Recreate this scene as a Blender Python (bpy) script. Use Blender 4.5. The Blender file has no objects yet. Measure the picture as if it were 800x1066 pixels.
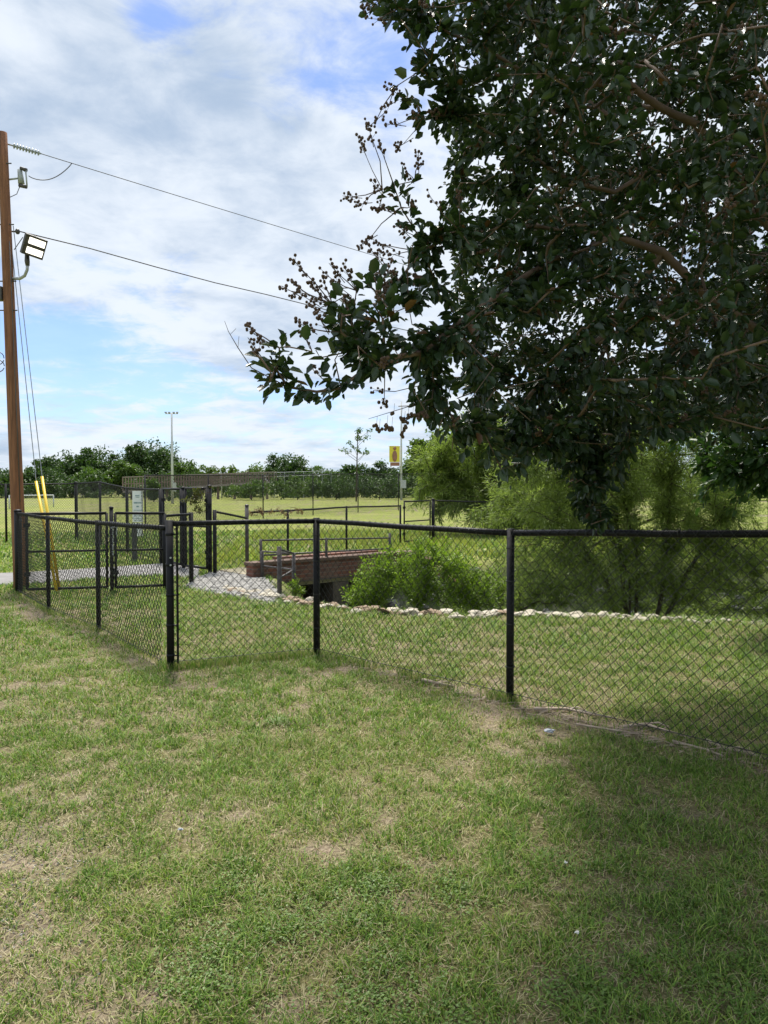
import bpy, math, random
import numpy as np
from mathutils import Vector
R = math.radians
C = bpy.context.scene.collection
scn = bpy.context.scene

# ------------------------------------------------------------------ camera
F = 800.0; EYE = 1.5; PITCH = R(-1.79)
cam_d = bpy.data.cameras.new('camera'); cam = bpy.data.objects.new('camera', cam_d); C.objects.link(cam)
cam.location = (0, 0, EYE); cam.rotation_euler = (R(90) + PITCH, 0, 0)
cam_d.sensor_fit = 'VERTICAL'; cam_d.sensor_height = 24.0; cam_d.lens = 24.0 * F / 1066.0
cam_d.clip_start = 0.05; cam_d.clip_end = 4000
scn.camera = cam
# ------------------------------------------------------------------ light
SUN_EL, SUN_AZ = R(62), R(-14)      # the sun stands ahead of the camera, a little to the left
sd = Vector((math.sin(SUN_AZ) * math.cos(SUN_EL), math.cos(SUN_AZ) * math.cos(SUN_EL), math.sin(SUN_EL)))
sun_d = bpy.data.lights.new('sun', 'SUN'); sun = bpy.data.objects.new('sun', sun_d); C.objects.link(sun)
sun_d.energy = 4.8; sun_d.angle = R(10.0); sun_d.color = (1.0, 0.95, 0.87)
sun.location = sd * 60; sun.rotation_euler = sd.to_track_quat('Z', 'Y').to_euler()
world = bpy.data.worlds.new('World'); scn.world = world; world.use_nodes = True

def sky_world():
    nt = world.node_tree; N = nt.nodes; L = nt.links; N.clear()
    out = N.new('ShaderNodeOutputWorld'); bg = N.new('ShaderNodeBackground'); bg.inputs[1].default_value = 0.1
    L.new(bg.outputs[0], out.inputs[0])
    sk = N.new('ShaderNodeTexSky'); sk.sky_type = 'NISHITA'; sk.sun_disc = False
    sk.sun_elevation = SUN_EL; sk.sun_rotation = SUN_AZ
    sk.air_density = 1.0; sk.dust_density = 0.6; sk.ozone_density = 1.6
    tc = N.new('ShaderNodeTexCoord'); sep = N.new('ShaderNodeSeparateXYZ'); L.new(tc.outputs['Generated'], sep.inputs[0])
    def math_(op, a, b=None, c=None):
        n = N.new('ShaderNodeMath'); n.operation = op
        for i, v in enumerate((a, b, c)):
            if v is None: continue
            if isinstance(v, (int, float)): n.inputs[i].default_value = v
            else: L.new(v, n.inputs[i])
        return n.outputs[0]
    z = math_('MAXIMUM', sep.outputs[2], 0.0); zz = math_('ADD', z, 0.16)
    u = math_('DIVIDE', sep.outputs[0], zz); v = math_('DIVIDE', sep.outputs[1], zz)
    cmb = N.new('ShaderNodeCombineXYZ'); L.new(u, cmb.inputs[0]); L.new(v, cmb.inputs[1])
    def noise(scale, detail, rough, off, dist=0.0):
        mp = N.new('ShaderNodeMapping'); L.new(cmb.outputs[0], mp.inputs[0]); mp.inputs['Location'].default_value = off
        n = N.new('ShaderNodeTexNoise'); n.inputs['Scale'].default_value = scale; n.inputs['Detail'].default_value = detail
        n.inputs['Roughness'].default_value = rough; n.inputs['Distortion'].default_value = dist
        L.new(mp.outputs[0], n.inputs['Vector']); return n.outputs['Fac']
    big = noise(0.95, 7, 0.60, (3.1, 7.7, 0), 0.2)
    fine = noise(5.0, 8, 0.62, (1.0, 2.0, 5.0), 0.4)
    shade = noise(1.5, 7, 0.55, (8.0, 1.5, 2.0), 0.25)
    cov = math_('ADD', math_('MULTIPLY', big, 0.62), math_('MULTIPLY', fine, 0.46))
    # open patches of blue, each a direction in the sky: (azimuth px-like slope, elevation slope, size, depth)
    cx = math_('DIVIDE', sep.outputs[0], math_('MAXIMUM', sep.outputs[1], 0.05))
    cz = math_('DIVIDE', sep.outputs[2], math_('MAXIMUM', sep.outputs[1], 0.05))
    for (px, py, sx, sy, amt) in [(375, 60, 80, 60, .18), (165, 35, 35, 50, .13), (0, 345, 190, 35, .15), (120, 400, 200, 30, .08),
                                  (60, 120, 150, 100, -.13), (230, 190, 170, 90, -.08), (330, 330, 140, 50, -.08), (230, 260, 60, 40, .05), (620, 60, 160, 120, -.03)]:
        ux = (px - 400) / F; uz = (508 - py) / F
        dx = math_('MULTIPLY', math_('SUBTRACT', cx, ux), F / sx); dz = math_('MULTIPLY', math_('SUBTRACT', cz, uz), F / sy)
        e = math_('POWER', 2.718, math_('MULTIPLY', math_('ADD', math_('MULTIPLY', dx, dx), math_('MULTIPLY', dz, dz)), -1.0))
        cov = math_('SUBTRACT', cov, math_('MULTIPLY', e, amt))
    lowz = N.new('ShaderNodeMapRange'); lowz.inputs['From Min'].default_value = 0.0; lowz.inputs['From Max'].default_value = 0.22; lowz.inputs['To Min'].default_value = 0.11; lowz.inputs['To Max'].default_value = 0.0; L.new(z, lowz.inputs['Value'])
    cov = math_('SUBTRACT', cov, lowz.outputs[0])
    cr = N.new('ShaderNodeMapRange'); cr.interpolation_type = 'SMOOTHSTEP'
    cr.inputs['From Min'].default_value = 0.35; cr.inputs['From Max'].default_value = 0.52
    cr.inputs['To Min'].default_value = 0.12; cr.inputs['To Max'].default_value = 0.97
    L.new(cov, cr.inputs['Value'])
    sh = N.new('ShaderNodeMapRange'); sh.interpolation_type = 'SMOOTHSTEP'
    sh.inputs['From Min'].default_value = 0.34; sh.inputs['From Max'].default_value = 0.57
    L.new(math_('ADD', math_('MULTIPLY', shade, 0.7), math_('MULTIPLY', fine, 0.3)), sh.inputs['Value'])
    mixc = N.new('ShaderNodeMix'); mixc.data_type = 'RGBA'
    mixc.inputs['A'].default_value = (3.3, 4.15, 5.35, 1); mixc.inputs['B'].default_value = (6.25, 6.75, 7.35, 1)
    L.new(sh.outputs[0], mixc.inputs['Factor'])
    tint = N.new('ShaderNodeMix'); tint.data_type = 'RGBA'; tint.blend_type = 'MULTIPLY'; tint.inputs['Factor'].default_value = 1
    L.new(sk.outputs[0], tint.inputs['A']); tint.inputs['B'].default_value = (SKYK * .60, SKYK * .70, SKYK * .92, 1)
    mx = N.new('ShaderNodeMix'); mx.data_type = 'RGBA'
    L.new(cr.outputs[0], mx.inputs['Factor']); L.new(tint.outputs['Result'], mx.inputs['A']); L.new(mixc.outputs['Result'], mx.inputs['B'])
    L.new(mx.outputs['Result'], bg.inputs[0])
SKYK = 1.35
sky_world()
vs = scn.view_settings; scn.display_settings.display_device = 'sRGB'
vs.view_transform = 'Standard'; vs.look = 'None'; vs.exposure = 0.5; vs.gamma = 1.0; vs.use_curve_mapping = False
scn.cycles.use_denoising = True
scn.cycles.max_bounces = 8; scn.cycles.diffuse_bounces = 4; scn.cycles.transparent_max_bounces = 8

# ------------------------------------------------------------------ helpers
rng = np.random.default_rng(7); random.seed(7)
cp, sp = math.cos(PITCH), math.sin(PITCH)
def ray(px, py):
    u = (px - 400) / F; v = (533 - py) / F
    return np.array([u, cp - v * sp, sp + v * cp])
def P(px, py, Y):
    d = ray(px, py); t = Y / d[1]; return np.array([d[0] * t, Y, EYE + d[2] * t])
def G(px, py, z=0.0):
    d = ray(px, py); t = (z - EYE) / d[2]; return np.array([d[0] * t, d[1] * t, z])
def proj(p):
    p = np.asarray(p, float); x = p[..., 0]; y = p[..., 1]; z = p[..., 2] - EYE
    f = y * cp + z * sp; upc = -y * sp + z * cp
    f = np.where(f < 1e-3, 1e-3, f)
    return 400 + F * x / f, 533 - F * upc / f
def ss(e0, e1, x):
    t = np.clip((x - e0) / (e1 - e0), 0, 1); return t * t * (3 - 2 * t)
_perm = np.random.default_rng(3).random((256, 256))
def vnoise(x, y):
    xi = np.floor(x).astype(int); yi = np.floor(y).astype(int); fx = x - xi; fy = y - yi
    fx = fx * fx * (3 - 2 * fx); fy = fy * fy * (3 - 2 * fy)
    a = _perm[xi & 255, yi & 255]; b = _perm[(xi + 1) & 255, yi & 255]; c = _perm[xi & 255, (yi + 1) & 255]; d = _perm[(xi + 1) & 255, (yi + 1) & 255]
    return (a * (1 - fx) + b * fx) * (1 - fy) + (c * (1 - fx) + d * fx) * fy
def fbm(x, y, o=4):
    s = 0; a = .5; t = 0
    for i in range(o):
        s = s + a * vnoise(x * 2 ** i + 17.3 * i, y * 2 ** i + 5.1 * i); t += a; a *= .5
    return s / t

def tag(o, label=None, cat=None, group=None, kind=None):
    if label: o['label'] = label
    if cat: o['category'] = cat
    if group: o['group'] = group
    if kind: o['kind'] = kind
    return o
def thing(name, label, cat, loc=(0, 0, 0), group=None):
    o = bpy.data.objects.new(name, None); C.objects.link(o); o.location = loc; o.empty_display_size = .2
    return tag(o, label, cat, group)
def link(name, me, parent=None, off=None):
    o = bpy.data.objects.new(name, me); C.objects.link(o)
    if parent is not None:
        o.parent = parent
        w = Vector((0, 0, 0)); q = parent
        while q is not None: w += Vector(q.location); q = q.parent
        o.location = -w if off is None else off
    return o
def np_mesh(name, v, f, mat, attr=None, smooth=False):
    v = np.asarray(v, np.float32); f = np.asarray(f, np.int32); k = f.shape[1]
    me = bpy.data.meshes.new(name); me.vertices.add(len(v)); me.vertices.foreach_set('co', v.ravel())
    me.loops.add(f.size); me.loops.foreach_set('vertex_index', f.ravel())
    me.polygons.add(len(f)); me.polygons.foreach_set('loop_start', np.arange(len(f), dtype=np.int32) * k)
    if smooth: me.polygons.foreach_set('use_smooth', np.ones(len(f), bool))
    if attr:
        for an, av in attr.items():
            a = me.attributes.new(an, 'FLOAT', 'POINT'); a.data.foreach_set('value', np.asarray(av, np.float32))
    me.update(calc_edges=True); me.validate(); me.materials.append(mat); return me
class MB:
    def __init__(s): s.v = []; s.f = []
    def box(s, c, size, rz=0.0, tilt=None, bev=0.0):
        hx, hy, hz = [a / 2 for a in size]; b = len(s.v); co, si = math.cos(rz), math.sin(rz)
        for dx in (-hx, hx):
            for dy in (-hy, hy):
                for dz in (-hz, hz):
                    x, y, z = dx, dy, dz
                    if tilt: y, z = y * math.cos(tilt) - z * math.sin(tilt), y * math.sin(tilt) + z * math.cos(tilt)
                    s.v.append((c[0] + x * co - y * si, c[1] + x * si + y * co, c[2] + z))
        for q in ((0, 1, 3, 2), (4, 6, 7, 5), (0, 4, 5, 1), (2, 3, 7, 6), (0, 2, 6, 4), (1, 5, 7, 3)): s.f.append(tuple(b + i for i in q))
        return s
    def hexa(s, pts):     # bottom four, top four
        b = len(s.v); s.v += [tuple(p) for p in pts]
        for q in ((0, 3, 2, 1), (4, 5, 6, 7), (0, 1, 5, 4), (1, 2, 6, 5), (2, 3, 7, 6), (3, 0, 4, 7)): s.f.append(tuple(b + i for i in q))
        return s
    def tube(s, pts, r, n=8, cap=True):
        pts = [np.asarray(p, float) for p in pts]
        if isinstance(r, (int, float)): r = [r] * len(pts)
        b = len(s.v); prev = None
        for i, p in enumerate(pts):
            t = pts[min(i + 1, len(pts) - 1)] - pts[max(i - 1, 0)]; t = t / (np.linalg.norm(t) + 1e-9)
            if prev is None:
                a = np.array([0, 0, 1.0]) if abs(t[2]) < .9 else np.array([1.0, 0, 0])
                a = a - t * a.dot(t)
            else: a = prev - t * prev.dot(t)
            a /= np.linalg.norm(a) + 1e-9; prev = a; c = np.cross(t, a)
            for k in range(n):
                an = 2 * math.pi * k / n
                s.v.append(tuple(p + r[i] * (a * math.cos(an) + c * math.sin(an))))
        for i in range(len(pts) - 1):
            for k in range(n):
                k2 = (k + 1) % n; s.f.append((b + i * n + k, b + i * n + k2, b + (i + 1) * n + k2, b + (i + 1) * n + k))
        if cap:
            s.f.append(tuple(b + k for k in reversed(range(n)))); e = b + (len(pts) - 1) * n; s.f.append(tuple(e + k for k in range(n)))
        return s
    def ball(s, c, r, sq=(1, 1, 1), n=8, m=5):
        b = len(s.v); s.v.append((c[0], c[1], c[2] - r * sq[2]))
        for i in range(1, m):
            ph = -math.pi / 2 + math.pi * i / m
            for k in range(n):
                a = 2 * math.pi * k / n
                s.v.append((c[0] + r * sq[0] * math.cos(ph) * math.cos(a), c[1] + r * sq[1] * math.cos(ph) * math.sin(a), c[2] + r * sq[2] * math.sin(ph)))
        s.v.append((c[0], c[1], c[2] + r * sq[2])); top = len(s.v) - 1
        for k in range(n): s.f.append((b, b + 1 + (k + 1) % n, b + 1 + k))
        for i in range(m - 2):
            for k in range(n):
                k2 = (k + 1) % n; s.f.append((b + 1 + i * n + k, b + 1 + i * n + k2, b + 1 + (i + 1) * n + k2, b + 1 + (i + 1) * n + k))
        for k in range(n): s.f.append((top, b + 1 + (m - 2) * n + k, b + 1 + (m - 2) * n + (k + 1) % n))
        return s
    def mesh(s, name, mat, smooth=False, bevel=0.0):
        me = bpy.data.meshes.new(name); me.from_pydata([tuple(map(float, p)) for p in s.v], [], s.f)
        if smooth: me.polygons.foreach_set('use_smooth', [True] * len(me.polygons))
        me.update(); me.materials.append(mat); return me
    def build(s, name, mat, parent=None, smooth=False, bevel=0.0):
        o = link(name, s.mesh(name, mat, smooth), parent)
        if bevel:
            m = o.modifiers.new('bevel', 'BEVEL'); m.width = bevel; m.segments = 2; m.limit_method = 'ANGLE'
        return o

# ------------------------------------------------------------------ materials
def base_nodes(name):
    m = bpy.data.materials.new(name); m.use_nodes = True; nt = m.node_tree; b = nt.nodes['Principled BSDF']; return m, nt, b
def ntex(nt, scale, detail=4, rough=.55, vec=None, stretch=None):
    t = nt.nodes.new('ShaderNodeTexNoise'); t.inputs['Scale'].default_value = scale; t.inputs['Detail'].default_value = detail; t.inputs['Roughness'].default_value = rough
    tc = nt.nodes.new('ShaderNodeTexCoord'); src = tc.outputs['Object']
    if stretch:
        mp = nt.nodes.new('ShaderNodeMapping'); mp.inputs['Scale'].default_value = stretch; nt.links.new(src, mp.inputs[0]); src = mp.outputs[0]
    nt.links.new(src, t.inputs['Vector']); return t.outputs['Fac']
def ramp(nt, fac, stops):
    r = nt.nodes.new('ShaderNodeValToRGB'); e = r.color_ramp.elements
    while len(e) < len(stops): e.new(.5)
    for i, (p, c) in enumerate(stops): e[i].position = p; e[i].color = (*c, 1)
    nt.links.new(fac, r.inputs[0]); return r.outputs[0]
def pmat(name, c1, c2=None, scale=6, rough=.6, metal=0, bump=0, bscale=None, stretch=None, spec=.5, detail=5):
    m, nt, b = base_nodes(name); b.inputs['Roughness'].default_value = rough; b.inputs['Metallic'].default_value = metal
    b.inputs['Specular IOR Level'].default_value = spec
    c2 = c2 or tuple(a * .8 for a in c1)
    f = ntex(nt, scale, detail, .6, stretch=stretch); nt.links.new(ramp(nt, f, [(.32, c1), (.68, c2)]), b.inputs['Base Color'])
    if bump:
        bp = nt.nodes.new('ShaderNodeBump'); bp.inputs['Strength'].default_value = bump; bp.inputs['Distance'].default_value = .02
        nt.links.new(ntex(nt, bscale or scale * 3, 6, .65, stretch=stretch), bp.inputs['Height']); nt.links.new(bp.outputs[0], b.inputs['Normal'])
    return m
def leafmat(name, stops, rough=.45, transl=.25, tcol=(1.1, 1.25, .5), spec=.4):
    m, nt, b = base_nodes(name); b.inputs['Roughness'].default_value = rough; b.inputs['Specular IOR Level'].default_value = spec
    a = nt.nodes.new('ShaderNodeAttribute'); a.attribute_name = 'v'
    col = ramp(nt, a.outputs['Fac'], stops); nt.links.new(col, b.inputs['Base Color'])
    t = nt.nodes.new('ShaderNodeBsdfTranslucent'); mul = nt.nodes.new('ShaderNodeMix'); mul.data_type = 'RGBA'; mul.blend_type = 'MULTIPLY'; mul.inputs['Factor'].default_value = 1
    nt.links.new(col, mul.inputs['A']); mul.inputs['B'].default_value = (*tcol, 1); nt.links.new(mul.outputs['Result'], t.inputs[0])
    mx = nt.nodes.new('ShaderNodeMixShader'); mx.inputs[0].default_value = transl
    nt.links.new(b.outputs[0], mx.inputs[1]); nt.links.new(t.outputs[0], mx.inputs[2]); nt.links.new(mx.outputs[0], nt.nodes['Material Output'].inputs[0])
    return m
M = {}
M['black'] = pmat('black_vinyl', (.005, .005, .007), (.009, .009, .012), 30, .55, spec=.25, bump=.06)
M['wire'] = pmat('black_wire', (.008, .008, .010), (.016, .016, .019), 40, .5)
M['farwire'] = pmat('weathered_wire', (.03, .03, .03), (.05, .05, .045), 10, .6)
M['grey_pipe'] = pmat('grey_painted_pipe', (.065, .063, .066), (.055, .04, .034), 9, .5, bump=.1)
M['galv'] = pmat('galvanised_steel', (.42, .44, .46), (.32, .34, .36), 8, .45, metal=.3)
M['pale_metal'] = pmat('pale_pole_paint', (.55, .57, .58), (.46, .48, .5), 4, .5)
M['wood_pole'] = pmat('treated_pole_wood', (.37, .175, .095), (.15, .075, .048), 7, .85, bump=.9, bscale=20, stretch=(5, 5, .25), spec=.2)
M['porcelain'] = pmat('grey_porcelain', (.40, .43, .42), (.3, .33, .32), 20, .3)
M['dark_metal'] = pmat('dark_bronze_housing', (.07, .065, .055), (.045, .042, .038), 15, .5)
M['cable'] = pmat('dark_cable', (.07, .07, .075), (.10, .10, .10), 15, .6)
M['guy'] = pmat('guy_strand', (.35, .37, .40), (.25, .27, .3), 30, .4, metal=.5)
M['yellow'] = pmat('yellow_plastic', (.80, .56, .02), (.70, .46, .02), 6, .45)
M['sign_white'] = pmat('sign_face', (.78, .80, .80), (.70, .73, .74), 5, .45)
M['sign_ink'] = pmat('sign_ink', (.12, .22, .24), (.16, .28, .3), 8, .5)
M['bark'] = pmat('tree_bark', (.085, .065, .05), (.045, .035, .028), 12, .85, bump=.7, bscale=40, stretch=(1, 1, .4), spec=.2)
M['myrtle_bark'] = pmat('smooth_tan_bark', (.20, .135, .10), (.10, .07, .052), 5, .7, bump=.3, bscale=22, spec=.25)
M['capsule'] = pmat('dry_seed_capsule', (.055, .03, .018), (.10, .055, .03), 60, .75)
M['twig'] = pmat('dry_twig_wood', (.48, .40, .31), (.30, .23, .17), 20, .8, bump=.3)
M['limestone'] = pmat('limestone', (.66, .61, .50), (.44, .38, .28), 5, .85, bump=.9, bscale=9)
M['limestone_b'] = pmat('rusty_limestone', (.40, .30, .20), (.22, .15, .10), 4, .85, bump=.9, bscale=9)
M['riprap'] = pmat('grey_rubble', (.26, .25, .235), (.13, .125, .12), 3, .9, bump=.6, bscale=12)
M['concrete'] = pmat('old_concrete', (.38, .35, .31), (.22, .2, .18), 3, .9, bump=.4)
M['walkway'] = pmat('weathered_wood', (.25, .185, .155), (.17, .125, .105), 2, .8)
M['banner'] = pmat('yellow_banner', (.72, .62, .06), (.66, .56, .05), .8, .6)
M['banner_art'] = pmat('brown_banner_print', (.24, .11, .06), (.3, .14, .1), 1.2, .6)
M['litter'] = pmat('paper_scrap', (.40, .43, .47), (.28, .3, .34), 30, .6)
M['white_petal'] = pmat('white_petals', (.75, .75, .70), (.7, .7, .62), 30, .6)

def brick_mat():
    m, nt, b = base_nodes('red_brick'); b.inputs['Roughness'].default_value = .85
    tc = nt.nodes.new('ShaderNodeTexCoord'); mp = nt.nodes.new('ShaderNodeMapping'); mp.inputs['Rotation'].default_value = (R(90), 0, R(0))
    sepx = nt.nodes.new('ShaderNodeSeparateXYZ'); nt.links.new(tc.outputs['Object'], sepx.inputs[0])
    add = nt.nodes.new('ShaderNodeMath'); add.operation = 'ADD'; nt.links.new(sepx.outputs[0], add.inputs[0]); nt.links.new(sepx.outputs[1], add.inputs[1])
    cm = nt.nodes.new('ShaderNodeCombineXYZ'); nt.links.new(add.outputs[0], cm.inputs[0]); nt.links.new(sepx.outputs[2], cm.inputs[1])
    br = nt.nodes.new('ShaderNodeTexBrick'); nt.links.new(cm.outputs[0], br.inputs['Vector']); br.inputs['Scale'].default_value = 1.0
    br.inputs['Brick Width'].default_value = .28; br.inputs['Row Height'].default_value = .075; br.inputs['Mortar Size'].default_value = .008
    br.inputs['Color1'].default_value = (.20, .070, .042, 1); br.inputs['Color2'].default_value = (.11, .045, .032, 1); br.inputs['Mortar'].default_value = (.17, .13, .11, 1)
    mx = nt.nodes.new('ShaderNodeMix'); mx.data_type = 'RGBA'; nt.links.new(br.outputs['Color'], mx.inputs['A']); mx.inputs['B'].default_value = (.17, .12, .09, 1)
    f = ramp(nt, ntex(nt, 2.2, 6, .7), [(.45, (0, 0, 0)), (.7, (.8, .8, .8))]); nt.links.new(f, mx.inputs['Factor'])
    nt.links.new(mx.outputs['Result'], b.inputs['Base Color'])
    bp = nt.nodes.new('ShaderNodeBump'); bp.inputs['Strength'].default_value = .5; bp.inputs['Distance'].default_value = .01
    nt.links.new(br.outputs['Fac'], bp.inputs['Height']); bp.invert = True; nt.links.new(bp.outputs[0], b.inputs['Normal'])
    return m
M['brick'] = brick_mat()
def lamp_mat():
    m, nt, b = base_nodes('lit_lamp'); b.inputs['Base Color'].default_value = (.9, .88, .8, 1)
    b.inputs['Emission Color'].default_value = (1, .93, .78, 1); b.inputs['Emission Strength'].default_value = 1.6
    n = ntex(nt, 60, 2); return m
M['lit'] = lamp_mat()
# leaves
M['leaf_myrtle'] = leafmat('myrtle_leaf', [(0, (.018, .036, .016)), (.6, (.030, .058, .022)), (.93, (.046, .082, .026)), (1, (.10, .05, .02))], .36, .16, spec=.5)
M['leaf_willow'] = leafmat('willow_leaf', [(0, (.125, .18, .042)), (.6, (.21, .28, .068)), (1, (.29, .36, .10))], .5, .55, (1.15, 1.2, .8))
M['leaf_dark'] = leafmat('dark_tree_leaf', [(0, (.032, .066, .018)), (.6, (.055, .105, .025)), (1, (.085, .145, .032))], .55, .25)
M['leaf_mid'] = leafmat('mid_tree_leaf', [(0, (.055, .10, .02)), (.6, (.09, .155, .03)), (1, (.13, .20, .042))], .5, .28)
M['leaf_light'] = leafmat('light_tree_leaf', [(0, (.07, .12, .022)), (.6, (.12, .18, .035)), (1, (.17, .23, .05))], .5, .3)
M['leaf_oak'] = leafmat('oak_leaf', [(0, (.028, .065, .018)), (.6, (.045, .10, .025)), (1, (.08, .145, .035))], .42, .25)
M['grass'] = leafmat('grass_blade', [(0, (.050, .105, .018)), (.35, (.135, .25, .036)), (.60, (.235, .36, .058)), (.70, (.34, .43, .09)), (.78, (.34, .31, .14)), (1, (.48, .41, .26))], .55, .28, tcol=(1.0, 1.1, .6), spec=.3)
M['clover'] = leafmat('clover_leaf', [(0, (.085, .16, .022)), (1, (.16, .25, .045))], .5, .25)
M['reed'] = leafmat('tall_grass', [(0, (.22, .27, .055)), (.6, (.30, .33, .085)), (1, (.42, .37, .17))], .55, .45)
def cut_depth():
    pass

# ------------------------------------------------------------------ terrain
A_ = P(272, 600, 12.8)[:2]; B_ = P(430, 590, 15.1)[:2]
LIP = [tuple(G(272, 615)[:2]), tuple(G(292, 622)[:2]), tuple(G(345, 633)[:2]), tuple(G(440, 640)[:2]), tuple(G(600, 641)[:2]), tuple(G(690, 645)[:2]), tuple(G(800, 648)[:2]), (7.5, 7.9), (14, 6.5), (40, 2.0)]
DITCH = [(A_[0] + .1, A_[1])] + LIP + [(40, 14), (14, 15.5), (7, 16.3), (3, 16.6), (B_[0] + .15, B_[1] + .1), (B_[0] - 1.2, B_[1] + 1.5), (A_[0] - 1.1, A_[1] + 1.4)]
def poly_sd(x, y, poly):
    x = np.asarray(x, float); y = np.asarray(y, float); d = np.full(x.shape, 1e9); ins = np.zeros(x.shape, bool); n = len(poly)
    for i in range(n):
        ax, ay = poly[i]; bx, by = poly[(i + 1) % n]; ex, ey = bx - ax, by - ay
        t = np.clip(((x - ax) * ex + (y - ay) * ey) / (ex * ex + ey * ey), 0, 1)
        d = np.minimum(d, np.hypot(x - ax - t * ex, y - ay - t * ey))
        c = ((ay > y) != (by > y)); xc = ax + (y - ay) / ((by - ay) if by != ay else 1e-9) * ex
        ins ^= c & (x < xc)
    return np.where(ins, d, -d)
def hgt(x, y):
    x = np.asarray(x, float); y = np.asarray(y, float)
    s = poly_sd(x, y, DITCH)
    h = -1.15 * ss(0.05, 1.5, s)
    far = ss(11, 30, y)
    h = h + .03 * (fbm(x * .9 + 40, y * .9 + 40, 3) - .5) + .012 * (fbm(x * 6 + 9, y * 6, 2) - .5)
    h = h + far * .12 * (fbm(x * .08, y * .08, 2) - .5)
    return h
PATH = [tuple(G(-260, 606)[:2]), tuple(G(0, 609)[:2]), tuple(G(60, 606)[:2]), tuple(G(120, 601)[:2]), tuple(G(172, 599)[:2]), tuple(G(206, 602)[:2]),
        tuple(G(208, 589)[:2]), tuple(G(172, 587)[:2]), tuple(G(100, 592)[:2]), tuple(G(0, 598)[:2]), tuple(G(-260, 597)[:2])]
APRON = [tuple(G(*p)[:2]) for p in [(194, 611), (203, 602), (222, 596), (250, 591), (266, 592), (275, 602), (294, 618), (284, 627), (250, 622), (220, 617)]]
FENCE_A = [G(20, 618), G(51, 637), G(103, 657), G(178, 697)]
FENCE_B = [G(178, 697), G(330, 682), G(531, 731)]
_d = (G(797, 797) - FENCE_B[2]); _d /= np.linalg.norm(_d); FENCE_B += [FENCE_B[2] + _d * 2.42, FENCE_B[2] + _d * 4.8]
def line_d(x, y, pts):
    d = np.full(np.shape(x), 1e9)
    for a, b in zip(pts[:-1], pts[1:]):
        ex, ey = b[0] - a[0], b[1] - a[1]; t = np.clip(((x - a[0]) * ex + (y - a[1]) * ey) / (ex * ex + ey * ey), 0, 1)
        d = np.minimum(d, np.hypot(x - a[0] - t * ex, y - a[1] - t * ey))
    return d
def soil_mask(x, y):
    x = np.asarray(x, float); y = np.asarray(y, float)
    n = fbm(x * 1.1 + 3, y * 1.1 + 8, 4); n2 = fbm(x * 6 + 1, y * 6 + 2, 3)
    n3 = fbm(x * 13 + 5, y * 13 + 2, 3)
    m = .55 * ss(.57, .74, n * .40 + n2 * .62) + .5 * ss(.62, .74, n3 * .7 + n * .35)
    for (px, py, r, a) in [(20, 905, .26, .95), (55, 960, .16, .6), (-20, 1010, .26, .8), (40, 865, .18, .5), (120, 1040, .12, .5), (110, 830, .35, .25), (410, 935, .10, .6), (330, 890, .12, .4), (290, 1050, .06, .8), (225, 860, .3, .25),
                           (80, 1060, .2, .4), (460, 800, .5, .15)]:
        g = G(px, py); m = m + a * np.exp(-(((x - g[0]) ** 2 + (y - g[1]) ** 2) / r ** 2))* (.1 + 2.2 * (n3 - .15))
    lb = line_d(x, y, FENCE_B); la = line_d(x, y, FENCE_A)
    m = m + .95 * np.exp(-(lb / .11) ** 2) * (.3 + 1.3 * n2) * ss(-.7, .9, x) + .55 * np.exp(-(lb / .12) ** 2) * n2 * 1.5 + .7 * np.exp(-(la / .22) ** 2) * (.2 + 1.3 * n2)
    return np.clip(m, 0, 1)

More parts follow.
